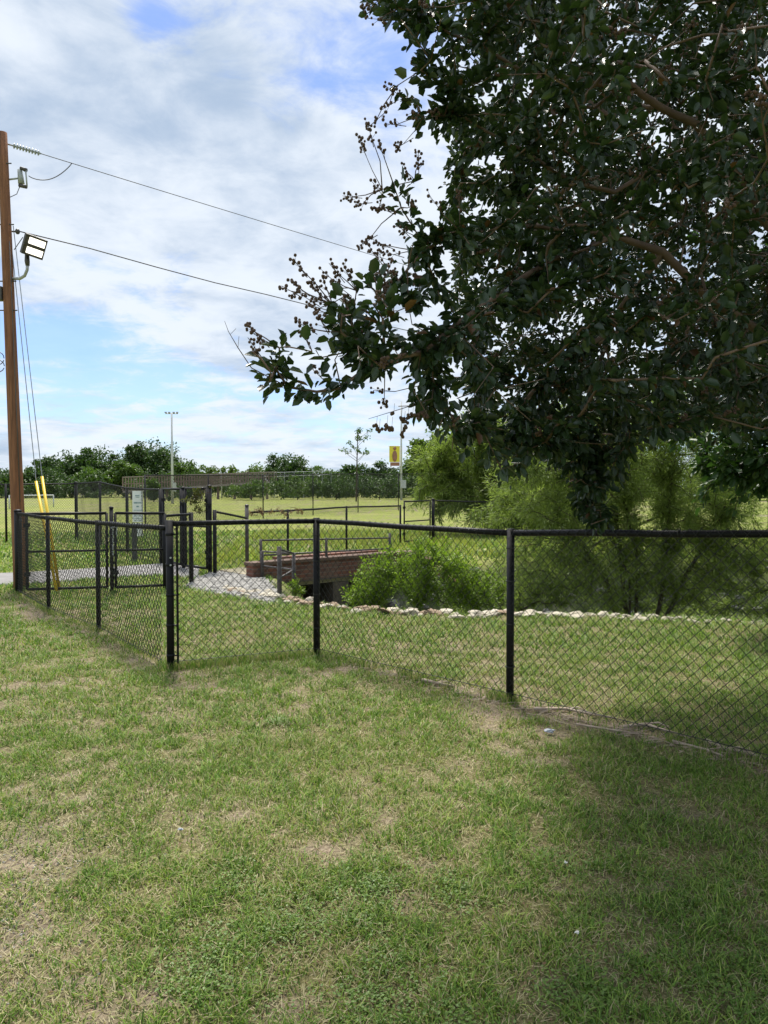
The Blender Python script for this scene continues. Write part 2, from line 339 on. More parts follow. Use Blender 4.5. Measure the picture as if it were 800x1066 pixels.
def ground():
    def axis(segs):
        out = []
        for a, b, st in segs: out += list(np.arange(a, b, st))
        return np.array(out + [segs[-1][1]])
    xs = axis([(-900, -200, 70), (-200, -60, 14), (-60, -20, 2), (-20, -7, .4), (-7, 6, .055), (6, 16, .3), (16, 60, 2), (60, 200, 14), (200, 900, 70)])
    ys = axis([(-60, -6, 6), (-6, 1.2, .4), (1.2, 12, .055), (12, 20, .14), (20, 40, .8), (40, 150, 4), (150, 400, 25), (400, 2500, 200)])
    X, Y = np.meshgrid(xs, ys); x = X.ravel(); y = Y.ravel(); z = hgt(x, y)
    soil = soil_mask(x, y); s = poly_sd(x, y, DITCH); ditch = ss(.15, .8, s + .8 * (fbm(x * 2, y * 2, 3) - .5))
    gravel = ss(-.15, .1, poly_sd(x, y, APRON) + .25 * (fbm(x * 5, y * 5, 2) - .5))
    gravel = np.maximum(gravel, .0)
    nx, ny = len(xs), len(ys); i = np.arange(nx * ny).reshape(ny, nx)
    f = np.stack([i[:-1, :-1].ravel(), i[:-1, 1:].ravel(), i[1:, 1:].ravel(), i[1:, :-1].ravel()], 1)
    m, nt, b = base_nodes('lawn_ground'); b.inputs['Roughness'].default_value = .95; b.inputs['Specular IOR Level'].default_value = .15
    def at(n):
        a = nt.nodes.new('ShaderNodeAttribute'); a.attribute_name = n; return a.outputs['Fac']
    def mix(f, a, bb, bl='MIX'):
        mm = nt.nodes.new('ShaderNodeMix'); mm.data_type = 'RGBA'; mm.blend_type = bl
        for s_, v in ((mm.inputs['Factor'], f), (mm.inputs['A'], a), (mm.inputs['B'], bb)):
            if isinstance(v, (tuple, float, int)): s_.default_value = v
            else: nt.links.new(v, s_)
        return mm.outputs['Result']
    g_big = ramp(nt, ntex(nt, .35, 5, .6), [(.30, (.185, .230, .050)), (.5, (.235, .270, .070)), (.68, (.30, .305, .105))])
    g_mid = ramp(nt, ntex(nt, 3.0, 5, .7), [(.30, (.62, .68, .6)), (.72, (1.2, 1.16, 1.1))])
    g_fine = ramp(nt, ntex(nt, 45, 6, .75), [(.25, (.45, .48, .4)), (.75, (1.45, 1.4, 1.3))])
    grass = mix(1.0, mix(1.0, g_big, g_mid, 'MULTIPLY'), g_fine, 'MULTIPLY')
    soil_c = mix(1.0, ramp(nt, ntex(nt, 55, 7, .85), [(.34, (.11, .085, .065)), (.5, (.24, .185, .145)), (.66, (.42, .35, .28))]), g_mid, 'MULTIPLY')
    thatch = ramp(nt, ntex(nt, 70, 6, .85), [(.36, (.045, .042, .020)), (.5, (.13, .11, .055)), (.66, (.32, .27, .16))])
    near = mix(at('near'), grass, thatch)
    c = mix(at('soil'), near, soil_c)
    dit = ramp(nt, ntex(nt, 2.2, 7, .75), [(.32, (.05, .075, .02)), (.52, (.10, .12, .05)), (.66, (.20, .19, .165)), (.85, (.32, .30, .27))])
    c = mix(at('ditch'), c, dit)
    gr = ramp(nt, ntex(nt, 40, 5, .8), [(.3, (.20, .19, .175)), (.5, (.33, .315, .29)), (.7, (.46, .44, .40))])
    c = mix(at('gravel'), c, gr)
    nt.links.new(c, b.inputs['Base Color'])
    bp = nt.nodes.new('ShaderNodeBump'); bp.inputs['Strength'].default_value = .6; bp.inputs['Distance'].default_value = .02
    nt.links.new(ntex(nt, 35, 7, .8), bp.inputs['Height']); nt.links.new(bp.outputs[0], b.inputs['Normal'])
    nearm = (1 - ss(7, 17, y)) * ss(.6, 1.8, y) * .85 * (1 - ss(-.2, .5, abs(x) - (y * .53 + 1.5)))
    o = link('ground', np_mesh('ground', np.stack([x, y, z], 1), f, m, {'soil': soil, 'ditch': ditch, 'gravel': gravel, 'near': nearm}, True))
    tag(o, kind='structure')
ground()

def path_sheet():
    n = 5; near = PATH[:6]; far = PATH[6:][::-1]
    def resamp(pl, k=60):
        pl = np.array(pl); d = np.r_[0, np.cumsum(np.hypot(*np.diff(pl, axis=0).T))]; t = np.linspace(0, d[-1], k)
        return np.stack([np.interp(t, d, pl[:, 0]), np.interp(t, d, pl[:, 1])], 1)
    a = resamp(near); bb = resamp([far[0], far[1], far[2], far[3], far[4]]); k = len(a); rows = 9
    a = a + (np.random.default_rng(2).random(a.shape) - .5) * .04
    V = []
    for j in range(rows):
        t = j / (rows - 1); p = a * (1 - t) + bb * t
        zz = hgt(p[:, 0], p[:, 1]) + .012 + .02 * math.sin(math.pi * t)
        V.append(np.c_[p, zz])
    # skirts so the slab has an edge
    V = [np.c_[V[0][:, :2] - [[0, .01]], V[0][:, 2] - .06]] + V + [np.c_[V[-1][:, :2] + [[0, .01]], V[-1][:, 2] - .06]]
    V = np.array(V); R_ = V.shape[0]; i = np.arange(R_ * k).reshape(R_, k)
    f = np.stack([i[:-1, :-1].ravel(), i[:-1, 1:].ravel(), i[1:, 1:].ravel(), i[1:, :-1].ravel()], 1)
    m = pmat('worn_asphalt', (.17, .165, .16), (.25, .24, .23), 2.5, .9, bump=.4, bscale=60)
    tag(link('path', np_mesh('path', V.reshape(-1, 3), f, m, None, True)), kind='structure')
path_sheet()

# ------------------------------------------------------------------ chain-link
def fabric(A, B, z0a, z0b, z1a, z1b, mat, r=.0032, p=.036, parent=None, ring=4, sag=0.0, name='mesh_fabric'):
    A = np.array(A[:2], float); B = np.array(B[:2], float); L = np.linalg.norm(B - A); t = (B - A) / L; n = np.array([-t[1], t[0]])
    nw = max(2, int(L / p)); pp = L / (nw + 1); h = ((z1a - z0a) + (z1b - z0b)) / 2; rows = max(2, int(h / p)) + 1
    i, k = np.meshgrid(np.arange(nw), np.arange(rows), indexing='ij')
    s = (i + (k + i) % 2) * pp; hook = np.where((k + i) % 2 == 1, .0016, -.0016); fr = s / L; kk = k / (rows - 1)
    wob = (.006 * np.sin(s * 3.1 + 1.3) + .009 * np.sin(s * 1.3) + .004 * np.sin(s * 7 + kk * 5)) * (.25 + .75 * np.sin(kk * 3.14)) + np.random.default_rng(1).normal(0, .0009, s.shape)
    zb = z0a * (1 - fr) + z0b * fr; zt = z1a * (1 - fr) + z1b * fr; z = zb + (zt - zb) * kk
    ctr = np.stack([A[0] + t[0] * s + n[0] * (hook + wob), A[1] + t[1] * s + n[1] * (hook + wob), z], -1)
    T = np.array([t[0], t[1], 0]); Nn = np.array([n[0], n[1], 0])
    offs = [T * r, Nn * r, -T * r, -Nn * r] if ring == 4 else [T * r, Nn * r * .8 - T * r * .5, -Nn * r * .8 - T * r * .5]
    V = np.stack([ctr + o for o in offs], 2)            # nw, rows, ring, 3
    idx = np.arange(nw * rows * ring).reshape(nw, rows, ring)
    f = []
    for q in range(ring):
        q2 = (q + 1) % ring
        f.append(np.stack([idx[:, :-1, q].ravel(), idx[:, :-1, q2].ravel(), idx[:, 1:, q2].ravel(), idx[:, 1:, q].ravel()], 1))
    return link(name, np_mesh(name, V.reshape(-1, 3), np.concatenate(f), mat), parent)
def post(parent, p, h, r, cap=True, name='post', mat=None, zb=None):
    zb = float(hgt(p[0], p[1])) if zb is None else zb
    m = MB(); m.tube([(p[0], p[1], zb - .1), (p[0], p[1], zb + h)], r, 14)
    if cap: m.tube([(p[0], p[1], zb + h), (p[0], p[1], zb + h + .012), (p[0], p[1], zb + h + .03)], [r * 1.14, r * 1.12, r * .5], 14)
    return m.build(name, mat or M['black'], parent, True)
def rail(parent, a, b, r, name='top_rail', mat=None):
    a = np.array(a, float); b = np.array(b, float); L = np.linalg.norm(b - a); n = max(2, int(L / .5))
    pts = [a + (b - a) * i / n + np.array([0, 0, .004 * math.sin(i * 2.1)]) for i in range(n + 1)]; pts[0] = a; pts[-1] = b
    return MB().tube(pts, r, 12).build(name, mat or M['black'], parent, True)
def fence(name, label, pts, hs, post_r, rail_r, root_i=0, group=None, wr=.0026, p=.036, ring=4, posts=None, top_over=.03, matw=None, bottom_wire=True, ties=True, bot=.04, mp=None):
    g = lambda q: float(hgt(q[0], q[1]))
    root = thing(name, label, 'fence', (pts[root_i][0], pts[root_i][1], g(pts[root_i])), group)
    rs = post_r if isinstance(post_r, list) else [post_r] * len(pts)
    for i, q in enumerate(pts):
        if posts is None or posts[i]: post(root, q, hs[i] - (0 if rs[i] > rail_r * 1.5 else .0) , rs[i], rs[i] > .04, mat=mp)
    for i in range(len(pts) - 1):
        a, b = pts[i], pts[i + 1]; za, zb = g(a), g(b)
        t = np.array(b[:2]) - np.array(a[:2]); t = t / np.linalg.norm(t)
        nrm = np.array([t[1], -t[0]]);
        if nrm[1] > 0: nrm = -nrm
        ha, hb = hs[i] - .03, hs[i + 1] - .03
        rail(root, (a[0], a[1], za + ha), (b[0], b[1], zb + hb), rail_r, mat=mp)
        off = nrm * (rail_r + .004)
        fabric((a[0] + off[0] , a[1] + off[1]), (b[0] + off[0], b[1] + off[1]), za + bot, zb + bot, za + ha + top_over, zb + hb + top_over, matw or M['wire'], wr, p, root, ring)
        if bottom_wire: MB().tube([(a[0] + off[0], a[1] + off[1], za + bot + .03), (b[0] + off[0], b[1] + off[1], zb + bot + .03)], .0025, 6).build('tension_wire', M['wire'], root)
        if ties:
            L = np.linalg.norm(np.array(b[:2]) - np.array(a[:2]))
            for k in range(1, max(2, int(L / .55))):
                s = k / max(2, int(L / .55)); c = np.array([a[0] * (1 - s) + b[0] * s, a[1] * (1 - s) + b[1] * s, (za + ha) * (1 - s) + (zb + hb) * s])
                T3 = np.array([t[0], t[1], 0]) * .003; MB().tube([c - T3, c + T3], rail_r + .0035, 10).build('wire_tie', M['wire'], root)
    return root

def near_fences():
    # front run: corner post, two line posts and on beyond the right edge
    hB = [1.235, 1.235, 1.215, 1.315, 1.39]
    r = fence('chain_link_fence', 'black chain-link fence crossing the lawn from the thick corner post out past the right side', FENCE_B, hB, [.031, .030, .027, .029, .03], .0215)
    q = FENCE_B[0]; zb = float(hgt(q[0], q[1]))
    for k in range(5):
        z = zb + .12 + k * .25; MB().tube([(q[0], q[1], z - .011), (q[0], q[1], z + .011)], .0345, 16).build('tension_band', M['black'], r, True)
    q1 = FENCE_B[1]; t = (q1 - q) / np.linalg.norm(q1 - q); c = q + t * .065
    MB().box((c[0], c[1] - .022, zb + .62), (.018, .006, 1.14), math.atan2(t[1], t[0])).build('tension_bar', M['black'], r)
    for k in range(5):
        z = zb + .12 + k * .25; MB().tube([(q[0] + .03, q[1] - .02, z), (c[0] + .01, c[1] - .03, z)], .006, 6).build('tension_clip', M['black'], r)
    MB().tube([(q[0] + .02, q[1] - .045, zb + .93), (q[0] + .02, q[1] - .052, zb + .93)], .008, 10).build('bolt', M['galv'], r)
    MB().tube([(q[0] + .02, q[1] - .045, zb + .87), (q[0] + .02, q[1] - .052, zb + .87)], .008, 10).build('bolt', M['galv'], r)
    for q in FENCE_B[1:4]:
        zb = float(hgt(q[0], q[1]))
        for z in (.25, .55, .85, 1.08): MB().tube([(q[0], q[1], zb + z - .004), (q[0], q[1], zb + z + .004)], .0335, 12).build('wire_tie', M['wire'], r)
    # side run
    s = fence('chain_link_fence', 'black chain-link fence run going back from the corner post to the utility pole', FENCE_A[:3] + [FENCE_A[3] + np.array([-.06, .06, 0])],
              [1.17, 1.165, 1.165, 1.20], [.05, .024, .024, .0215], .0215, posts=[1, 1, 1, 0])
near_fences()

def gate(name, label, a, b, h, r, mid=None, bot=.1, wr=.0026, group=None, hinge=None, latch=None, ring=4, fab=True):
    g = float(hgt(a[0], a[1])); g2 = float(hgt(b[0], b[1])); root = thing(name, label, 'gate', (a[0], a[1], g), group)
    fr = MB(); a0, a1 = np.array([a[0], a[1], g + bot]), np.array([a[0], a[1], g + h]); b0, b1 = np.array([b[0], b[1], g2 + bot]), np.array([b[0], b[1], g2 + h])
    for p_, q_ in ((a0, a1), (a1, b1), (b1, b0), (b0, a0)): fr.tube([p_, q_], r, 10)
    fr.build('gate_frame', M['black'], root, True)
    if mid:
        MB().tube([a0 + (a1 - a0) * mid, b0 + (b1 - b0) * mid], r * .8, 10).build('mid_rail', M['black'], root, True)
    if fab: fabric(a, b, g + bot + .02, g2 + bot + .02, g + h, g2 + h, M['wire'], wr, parent=root, ring=ring)
    if hinge is not None:
        for s in (.2, .85):
            c = (a0 + (a1 - a0) * s) if hinge == 0 else (b0 + (b1 - b0) * s); MB().box(c, (.07, .05, .06)).build('hinge', M['black'], root)
    if latch is not None:
        c = (a0 + (a1 - a0) * .8) if latch == 0 else (b0 + (b1 - b0) * .8)
        MB().tube([c + np.array([-.05, -.03, 0]), c + np.array([.05, -.03, .03])], .012, 8).tube([c + np.array([.03, -.03, .03]), c + np.array([.03, -.03, -.12])], .01, 8).build('latch', M['galv'], root)
    return root
def mid_gates():
    a = G(29, 618); b = G(112, 616); gate('swing_gate', 'wide black chain-link gate leaf hinged beside the utility pole', a, b, 1.13, .02, .5, .06, group='low swing gates by the path', hinge=0)
    a2 = G(121, 616); b2 = G(172, 613); gate('swing_gate', 'narrower black chain-link gate leaf behind the thick corner post', a2, b2, 1.13, .02, .5, .06, group='low swing gates by the path', hinge=0, latch=0)
    p = G(117, 616); r = thing('gate_post', 'black gate post with chain between the two low gate leaves', 'post', (p[0], p[1], 0))
    post(r, p, 1.2, .028)
    mb = MB()
    for k in range(14): mb.ball((p[0] + .03 + .004 * math.sin(k * 2), p[1] - .03, 1.0 - k * .035), .014, (1, .7, 1.4), 6, 4)
    mb.build('chain', M['galv'], r, True)
    pts = [G(172, 613), G(199.5, 607)]
    fence('low_fence', 'short low black fence panel behind the corner post', pts, [1.12, 1.12], [.03, .036], .02)
mid_gates()

def XY(px, py): return G(px, py)
def mid_fences():
    pts = [G(-60, 566), G(7, 566), G(80, 562), G(105, 568), G(133, 575), G(151, 581)]
    fence('tall_fence', 'taller black chain-link fence behind the path at the left with the white sign on it', pts, [1.62, 1.62, 1.66, 1.68, 1.52, 1.50], [.03, .03, .045, .03, .035, .02], .02, wr=.0032, ring=3, posts=[1, 1, 1, 1, 1, 0])
    a, b = G(151, 581), G(168, 587)
    fence('tall_fence', 'narrow tall black fence panel left of the walk gates', [a, b], [1.5, 1.49], [.03, .036], .02, wr=.0024, ring=3, posts=[0, 1], root_i=1)
    gate('walk_gate', 'tall black walk gate leaf standing left of the vine', G(171, 588), G(189, 592), 1.48, .022, .52, .08, group='tall walk gates', hinge=0, ring=3)
    gate('walk_gate', 'tall black walk gate leaf with vine hanging over its top', G(194, 593), G(216, 596), 1.50, .022, .52, .08, group='tall walk gates', hinge=1, ring=3)
    for px, py, h, l in ((191.5, 592.5, 1.5, 'black post between the two tall walk gates'), (219, 596.5, 1.53, 'thick black post at the right end of the tall walk gates')):
        p = G(px, py); r = thing('gate_post', l, 'post', (p[0], p[1], 0)); post(r, p, h, .036 if px < 200 else .038)
        for z in (.3, 1.2): MB().box((p[0], p[1] - .05, z), (.09, .03, .05)).build('hinge', M['black'], r)
    fence('low_fence', 'low black fence panel between the tall walk gates and the grey post', [G(224, 597), G(257, 592)], [1.12, 1.12], [.035, .02], .019, wr=.0024, ring=3, posts=[1, 0])
    p = G(257.5, 591); r = thing('grey_post', 'tall grey steel post beside the gravel at the end of the brick culvert', 'post', (p[0], p[1], 0)); post(r, p, 1.22, .035, mat=M['grey_pipe'])
    # low fence past the culvert
    pts = [G(262, 590), G(300, 585), G(361, 575), G(417, 568)]
    fence('low_fence', 'low black chain-link fence in the field behind the brick culvert', pts, [1.08, 1.07, 1.08, 1.07], .025, .019, wr=.0024, ring=3, root_i=1, posts=[0, 1, 1, 1])
    gate('field_gate', 'small black chain-link gate in the field fence right of the culvert', G(421, 567.5), G(448, 565), 1.15, .02, .5, .1, ring=3, wr=.003, hinge=0)
    pts = [G(451, 565), G(520, 561), G(600, 557), G(690, 554), G(800, 551)]
    fence('low_fence', 'low black chain-link fence in the field seen through the light green willow', pts, [1.18, 1.1, 1.1, 1.1, 1.1], [.045, .025, .025, .025, .025], .019, wr=.0024, ring=3)
    # tall far fence
    q = [(118, 505, 24), (151, 494, 27), (217, 494, 33), (274, 494, 38), (326, 493, 43), (373, 493, 48), (415, 493, 52), (453, 492, 57), (505, 492, 62)]
    pts = []; hs = []
    for px, ty, d in q:
        w = P(px, ty, d); pts.append(np.array([w[0], w[1], 0])); hs.append(w[2] - float(hgt(w[0], w[1])))
    fence('ballfield_fence', 'very tall thin dark fence far out across the field', pts[1:], hs[1:], .028, .02, wr=.006, p=.06, ring=3, matw=M['wire'], ties=False, bottom_wire=False, root_i=3)
mid_fences()

# ------------------------------------------------------------------ utility pole and its gear
def utility():
    base = G(22, 612); base[2] = 0; b = base
    top = P(2.5, 138, base[1] - .15)
    root = thing('utility_pole', 'reddish brown wooden utility pole leaning slightly behind the fence corner', 'utility pole', b)
    n = 14; pts = [b + (top - b) * i / n for i in range(n + 1)]; pts[0] = pts[0] - np.array([0, 0, .3])
    rad = [.100 - .033 * i / n for i in range(n + 1)]
    MB().tube(pts, rad, 20).build('shaft', M['wood_pole'], root, True)
    at = lambda py: b + (top - b) * ((612 - py) / (612 - 138.0))
    w = MB()
    for k, (py, dx) in enumerate(((370, -.16), (378, -.2))):
        c = at(py); w.tube([c + np.array([-.08 + dx * (1 - math.cos(a)) * .5, -.06, .09 * math.sin(a)]) for a in np.linspace(0, 6.0, 14)], .007, 6)
    w.build('wire_loop', M['cable'], root)
    MB().tube([at(py) + np.array([.075, -.07, 0]) for py in (250, 330, 420, 520)], .006, 6).build('ground_wire', M['cable'], root, True)
    for py in (170, 232, 290, 320): c = at(py); MB().tube([c - np.array([.13, .03, 0]), c + np.array([.13, -.03, 0])], .010, 6).build('through_bolt', M['dark_metal'], root)
    c = at(303); MB().box(c + np.array([-.11, -.03, 0]), (.09, .12, .2)).build('junction_box', M['dark_metal'], root, bevel=.01)
    Yp = base[1] - .1
    # insulator string + upper line
    i0, i1 = P(8, 150, Yp), P(43, 160, Yp + .1)
    ins = thing('insulator', 'grey strain insulator string at the top of the utility pole', 'insulator', i0)
    m = MB(); k = 9
    m.tube([i0, i1], .012, 8)
    for j in range(k):
        s = .2 + .72 * j / (k - 1); cc = i0 + (i1 - i0) * s; d = (i1 - i0) / np.linalg.norm(i1 - i0)
        m.tube([cc - d * .012, cc, cc + d * .016], [.018, .042, .02], 12)
    m.build('insulator_discs', M['porcelain'], ins, True)
    e1 = P(900, 398, 60)
    N = 60; up = []
    for j in range(N + 1):
        s = (j / N) ** 1.8; q = i1 + (e1 - i1) * s; q[2] -= 4 * .5 * s * (1 - s); up.append(q)
    l1 = MB().tube(up, .0062, 6).build('power_line', M['cable'], None, True); tag(l1, 'upper thin power line running from the pole top into the tree', 'cable')
    # jumper
    j1 = P(30, 183, Yp - .02); _px = np.array([proj(q)[0] for q in up]); _k = int(np.searchsorted(_px, 75)); _s = (75 - _px[_k - 1]) / (_px[_k] - _px[_k - 1]); j0 = up[_k - 1] * (1 - _s) + up[_k] * _s
    jm = []
    for s in np.linspace(0, 1, 20):
        q = j0 + (j1 - j0) * s; q[2] -= .14 * math.sin(math.pi * s) ** .8; jm.append(q)
    tag(MB().tube(jm, .007, 6).build('jumper_cable', M['cable'], None, True), 'drooping jumper cable looping from the upper line to the fuse on the pole', 'cable')
    # cutout fuse
    f0 = P(21, 184, Yp - .02); fz = thing('fuse_cutout', 'small whitish fuse cutout bracketed to the upper part of the pole', 'fuse', f0)
    MB().tube([f0 + np.array([.02, 0, -.10]), f0 + np.array([.0, 0, .10])], [.045, .035], 12).tube([f0 + np.array([-.01, 0, -.02]), f0 + np.array([-.16, 0, -.04])], .014, 8).build('fuse_body', M['porcelain'], fz, True)
    MB().tube([f0 + np.array([.02, -.02, .12]), f0 + np.array([.11, -.03, .08])], [.022, .03], 8).build('upper_contact', M['dark_metal'], fz, True)
    MB().tube([f0 + np.array([.0, -.02, -.13]), f0 + np.array([.11, -.03, -.16])], [.03, .026], 8).build('lower_contact', M['dark_metal'], fz, True)
    MB().tube([f0 + np.array([.10, -.03, .08]), f0 + np.array([.115, -.03, -.15])], .012, 8).build('fuse_tube', M['porcelain'], fz, True)
    MB().tube([f0 + np.array([.0, 0, -.13]), f0 + np.array([-.05, 0, -.25]), f0 + np.array([-.16, 0, -.3])], .006, 6).build('lead_wire', M['cable'], fz)
    # lower line
    g0 = P(17, 240, Yp - .05); e2 = P(960, 455, 60); lo = []
    for j in range(N + 1):
        s = j / N; q = g0 + (e2 - g0) * s; q[2] -= 4 * .55 * s * (1 - s); q[2] += .02 * math.sin(j * 1.7) * math.exp(-s * 3); lo.append(q)
    tag(MB().tube(lo, .0088, 6).build('service_cable', M['cable'], None, True), 'lower thicker cable running from beside the floodlight into the tree', 'cable')
    kb = P(18.5, 241, Yp - .05); tag(MB().tube([kb - np.array([.08, 0, 0]), kb + np.array([.0, 0, 0])], .012, 8).ball(kb, .035, (1, 1, 1.2), 10, 6).build('spool_insulator', M['dark_metal'], None, True), 'small dark spool insulator holding the lower cable on the pole', 'insulator')
    # floodlight
    hc = P(35.5, 256.5, Yp - .25); fl = thing('floodlight', 'lit two-panel floodlight on a curved arm low on the pole', 'floodlight', hc)
    rx, rz = R(24), R(38)
    from mathutils import Matrix
    Mt = Matrix.Rotation(rz, 3, 'Z') @ Matrix.Rotation(rx, 3, 'X') @ Matrix.Rotation(R(10), 3, 'Y')
    def fbox(c, s):
        m = MB(); m.box((0, 0, 0), s); m.v = [tuple(Vector(hc) + Mt @ (Vector(v) + Vector(c))) for v in m.v]; return m
    fbox((0, 0, 0), (.30, .09, .29)).build('housing', M['dark_metal'], fl, bevel=.008)
    for dz in (.068, -.068): fbox((.015, -.047, dz), (.22, .012, .088)).build('lamp_panel', M['lit'], fl)
    for dz in (.135, 0, -.135): fbox((0, -.05, dz), (.29, .02, .014)).build('bezel', M['dark_metal'], fl)
    for k in range(6): fbox((-.1 + .04 * k, .06, 0), (.006, .04, .22)).build('cooling_fin', M['dark_metal'], fl)
    kn = P(28.5, 270, Yp - .2)
    MB().tube([kn + np.array([0, 0, .08]), kn + np.array([.0, 0, -.03]), kn + np.array([.005, 0, -.09])], [.03, .036, .028], 10).build('knuckle', M['dark_metal'], fl, True)
    ar = [kn + np.array([.005, 0, -.08]), P(28.5, 281, Yp - .18), P(26, 287, Yp - .15), P(21, 290, Yp - .1), P(14, 290, Yp - .02)]
    MB().tube(ar, .022, 10).build('arm', M['galv'], fl, True)
    MB().tube([P(24, 247, Yp - .2), P(15, 260, Yp - .05)], .006, 6).build('lead_wire', M['cable'], fl)
    # guy wires with guards
    for (bx_, by_, gx, gy, px, py, lab) in ((59.5, 618, 37.8, 501, 13, 262, 'left guy wire with yellow plastic guard beside the pole'), (62.5, 617, 44.0, 496, 14, 235, 'right guy wire with yellow plastic guard, its guard reaching higher')):
        a = G(bx_, by_); top_ = P(px, py, Yp)
        gr = thing('guy_wire', lab, 'guy wire', a, 'guy wires with yellow guards')
        # point on the line of sight where the guard ends, on the straight line to the pole
        m = P(gx, gy, Yp - .05)
        MB().tube([a + (m - a) * .98, top_], .0065, 6).build('strand', M['guy'], gr)
        MB().tube([a + (m - a) * .02, m], [.021, .020], 10).build('guard', M['yellow'], gr, True)
        MB().tube([a - np.array([0, 0, .15]), a + (m - a) * .04], .012, 8).build('anchor_rod', M['galv'], gr)
utility()

# ------------------------------------------------------------------ sign, short post
def signs():
    p = G(143.5, 579); y = p[1] - .30
    s = thing('notice_sign', 'white notice sign with small print wired to the tall fence', 'sign', (p[0], y, .4))
    tl, br = P(138, 511, y), P(149.3, 543.5, y)
    MB().box(((tl[0] + br[0]) / 2, y, (tl[2] + br[2]) / 2), (br[0] - tl[0], .006, tl[2] - br[2])).build('panel', M['sign_white'], s)
    w = br[0] - tl[0]; cxs = (tl[0] + br[0]) / 2; rr = random.Random(4)
    def line(z, h, ww, n):
        m = MB(); x = cxs - ww / 2
        for k in range(n):
            lw = ww / n * rr.uniform(.55, .9); m.box((x + lw / 2, y - .0055, z), (lw, .003, h)); x += ww / n
        m.build('lettering', M['sign_ink'], s)
    H = tl[2] - br[2]
    line(tl[2] - H * .15, H * .035, w * .42, 5); line(tl[2] - H * .20, H * .02, w * .36, 4)
    line(tl[2] - H * .38, H * .05, w * .72, 6); line(tl[2] - H * .50, H * .045, w * .22, 2)
    for f in (.62, .70, .80, .88, .94): line(tl[2] - H * f, H * .018, w * .76, 9)
    tl2, br2 = P(139, 544.5, y), P(149.3, 558, y)
    MB().box(((tl2[0] + br2[0]) / 2, y, (tl2[2] + br2[2]) / 2), (br2[0] - tl2[0], .006, tl2[2] - br2[2])).build('lower_panel', M['sign_white'], s)
    q = G(140.5, 584); r = thing('short_post', 'short dark post with flat cap standing in front of the white sign', 'post', (q[0], q[1], 0))
    MB().box((q[0], q[1], .32), (.085, .085, .74)).build('shaft', M['grey_dark'], r, bevel=.006)
    MB().box((q[0], q[1], .705), (.10, .10, .03)).build('cap', M['grey_dark'], r, bevel=.006)
    q = G(56, 519)   # football goal
    a, b = G(10, 530), G(56, 528); zt = 2.05
    ta, tb = P(10, 516, a[1]), P(56, 515.5, b[1])
    g = thing('football_goal', 'white football goal frame standing out on the field at the left', 'goal', a)
    for pp, tt in ((a, ta), (b, tb)): MB().tube([(pp[0], pp[1], 0), (pp[0], pp[1], tt[2])], .045, 10).build('goalpost', M['pale_metal'], g, True)
    MB().tube([(a[0], a[1], ta[2]), (b[0], b[1], tb[2])], .045, 10).build('crossbar', M['pale_metal'], g, True)
    fabric((a[0], a[1] + .5), (b[0], b[1] + .5), .1, .1, ta[2], tb[2], M['pale_metal'], .006, .12, g, 3, name='net')
M['grey_dark'] = pmat('dark_grey_wood', (.05, .05, .052), (.08, .08, .08), 12, .7)
signs()

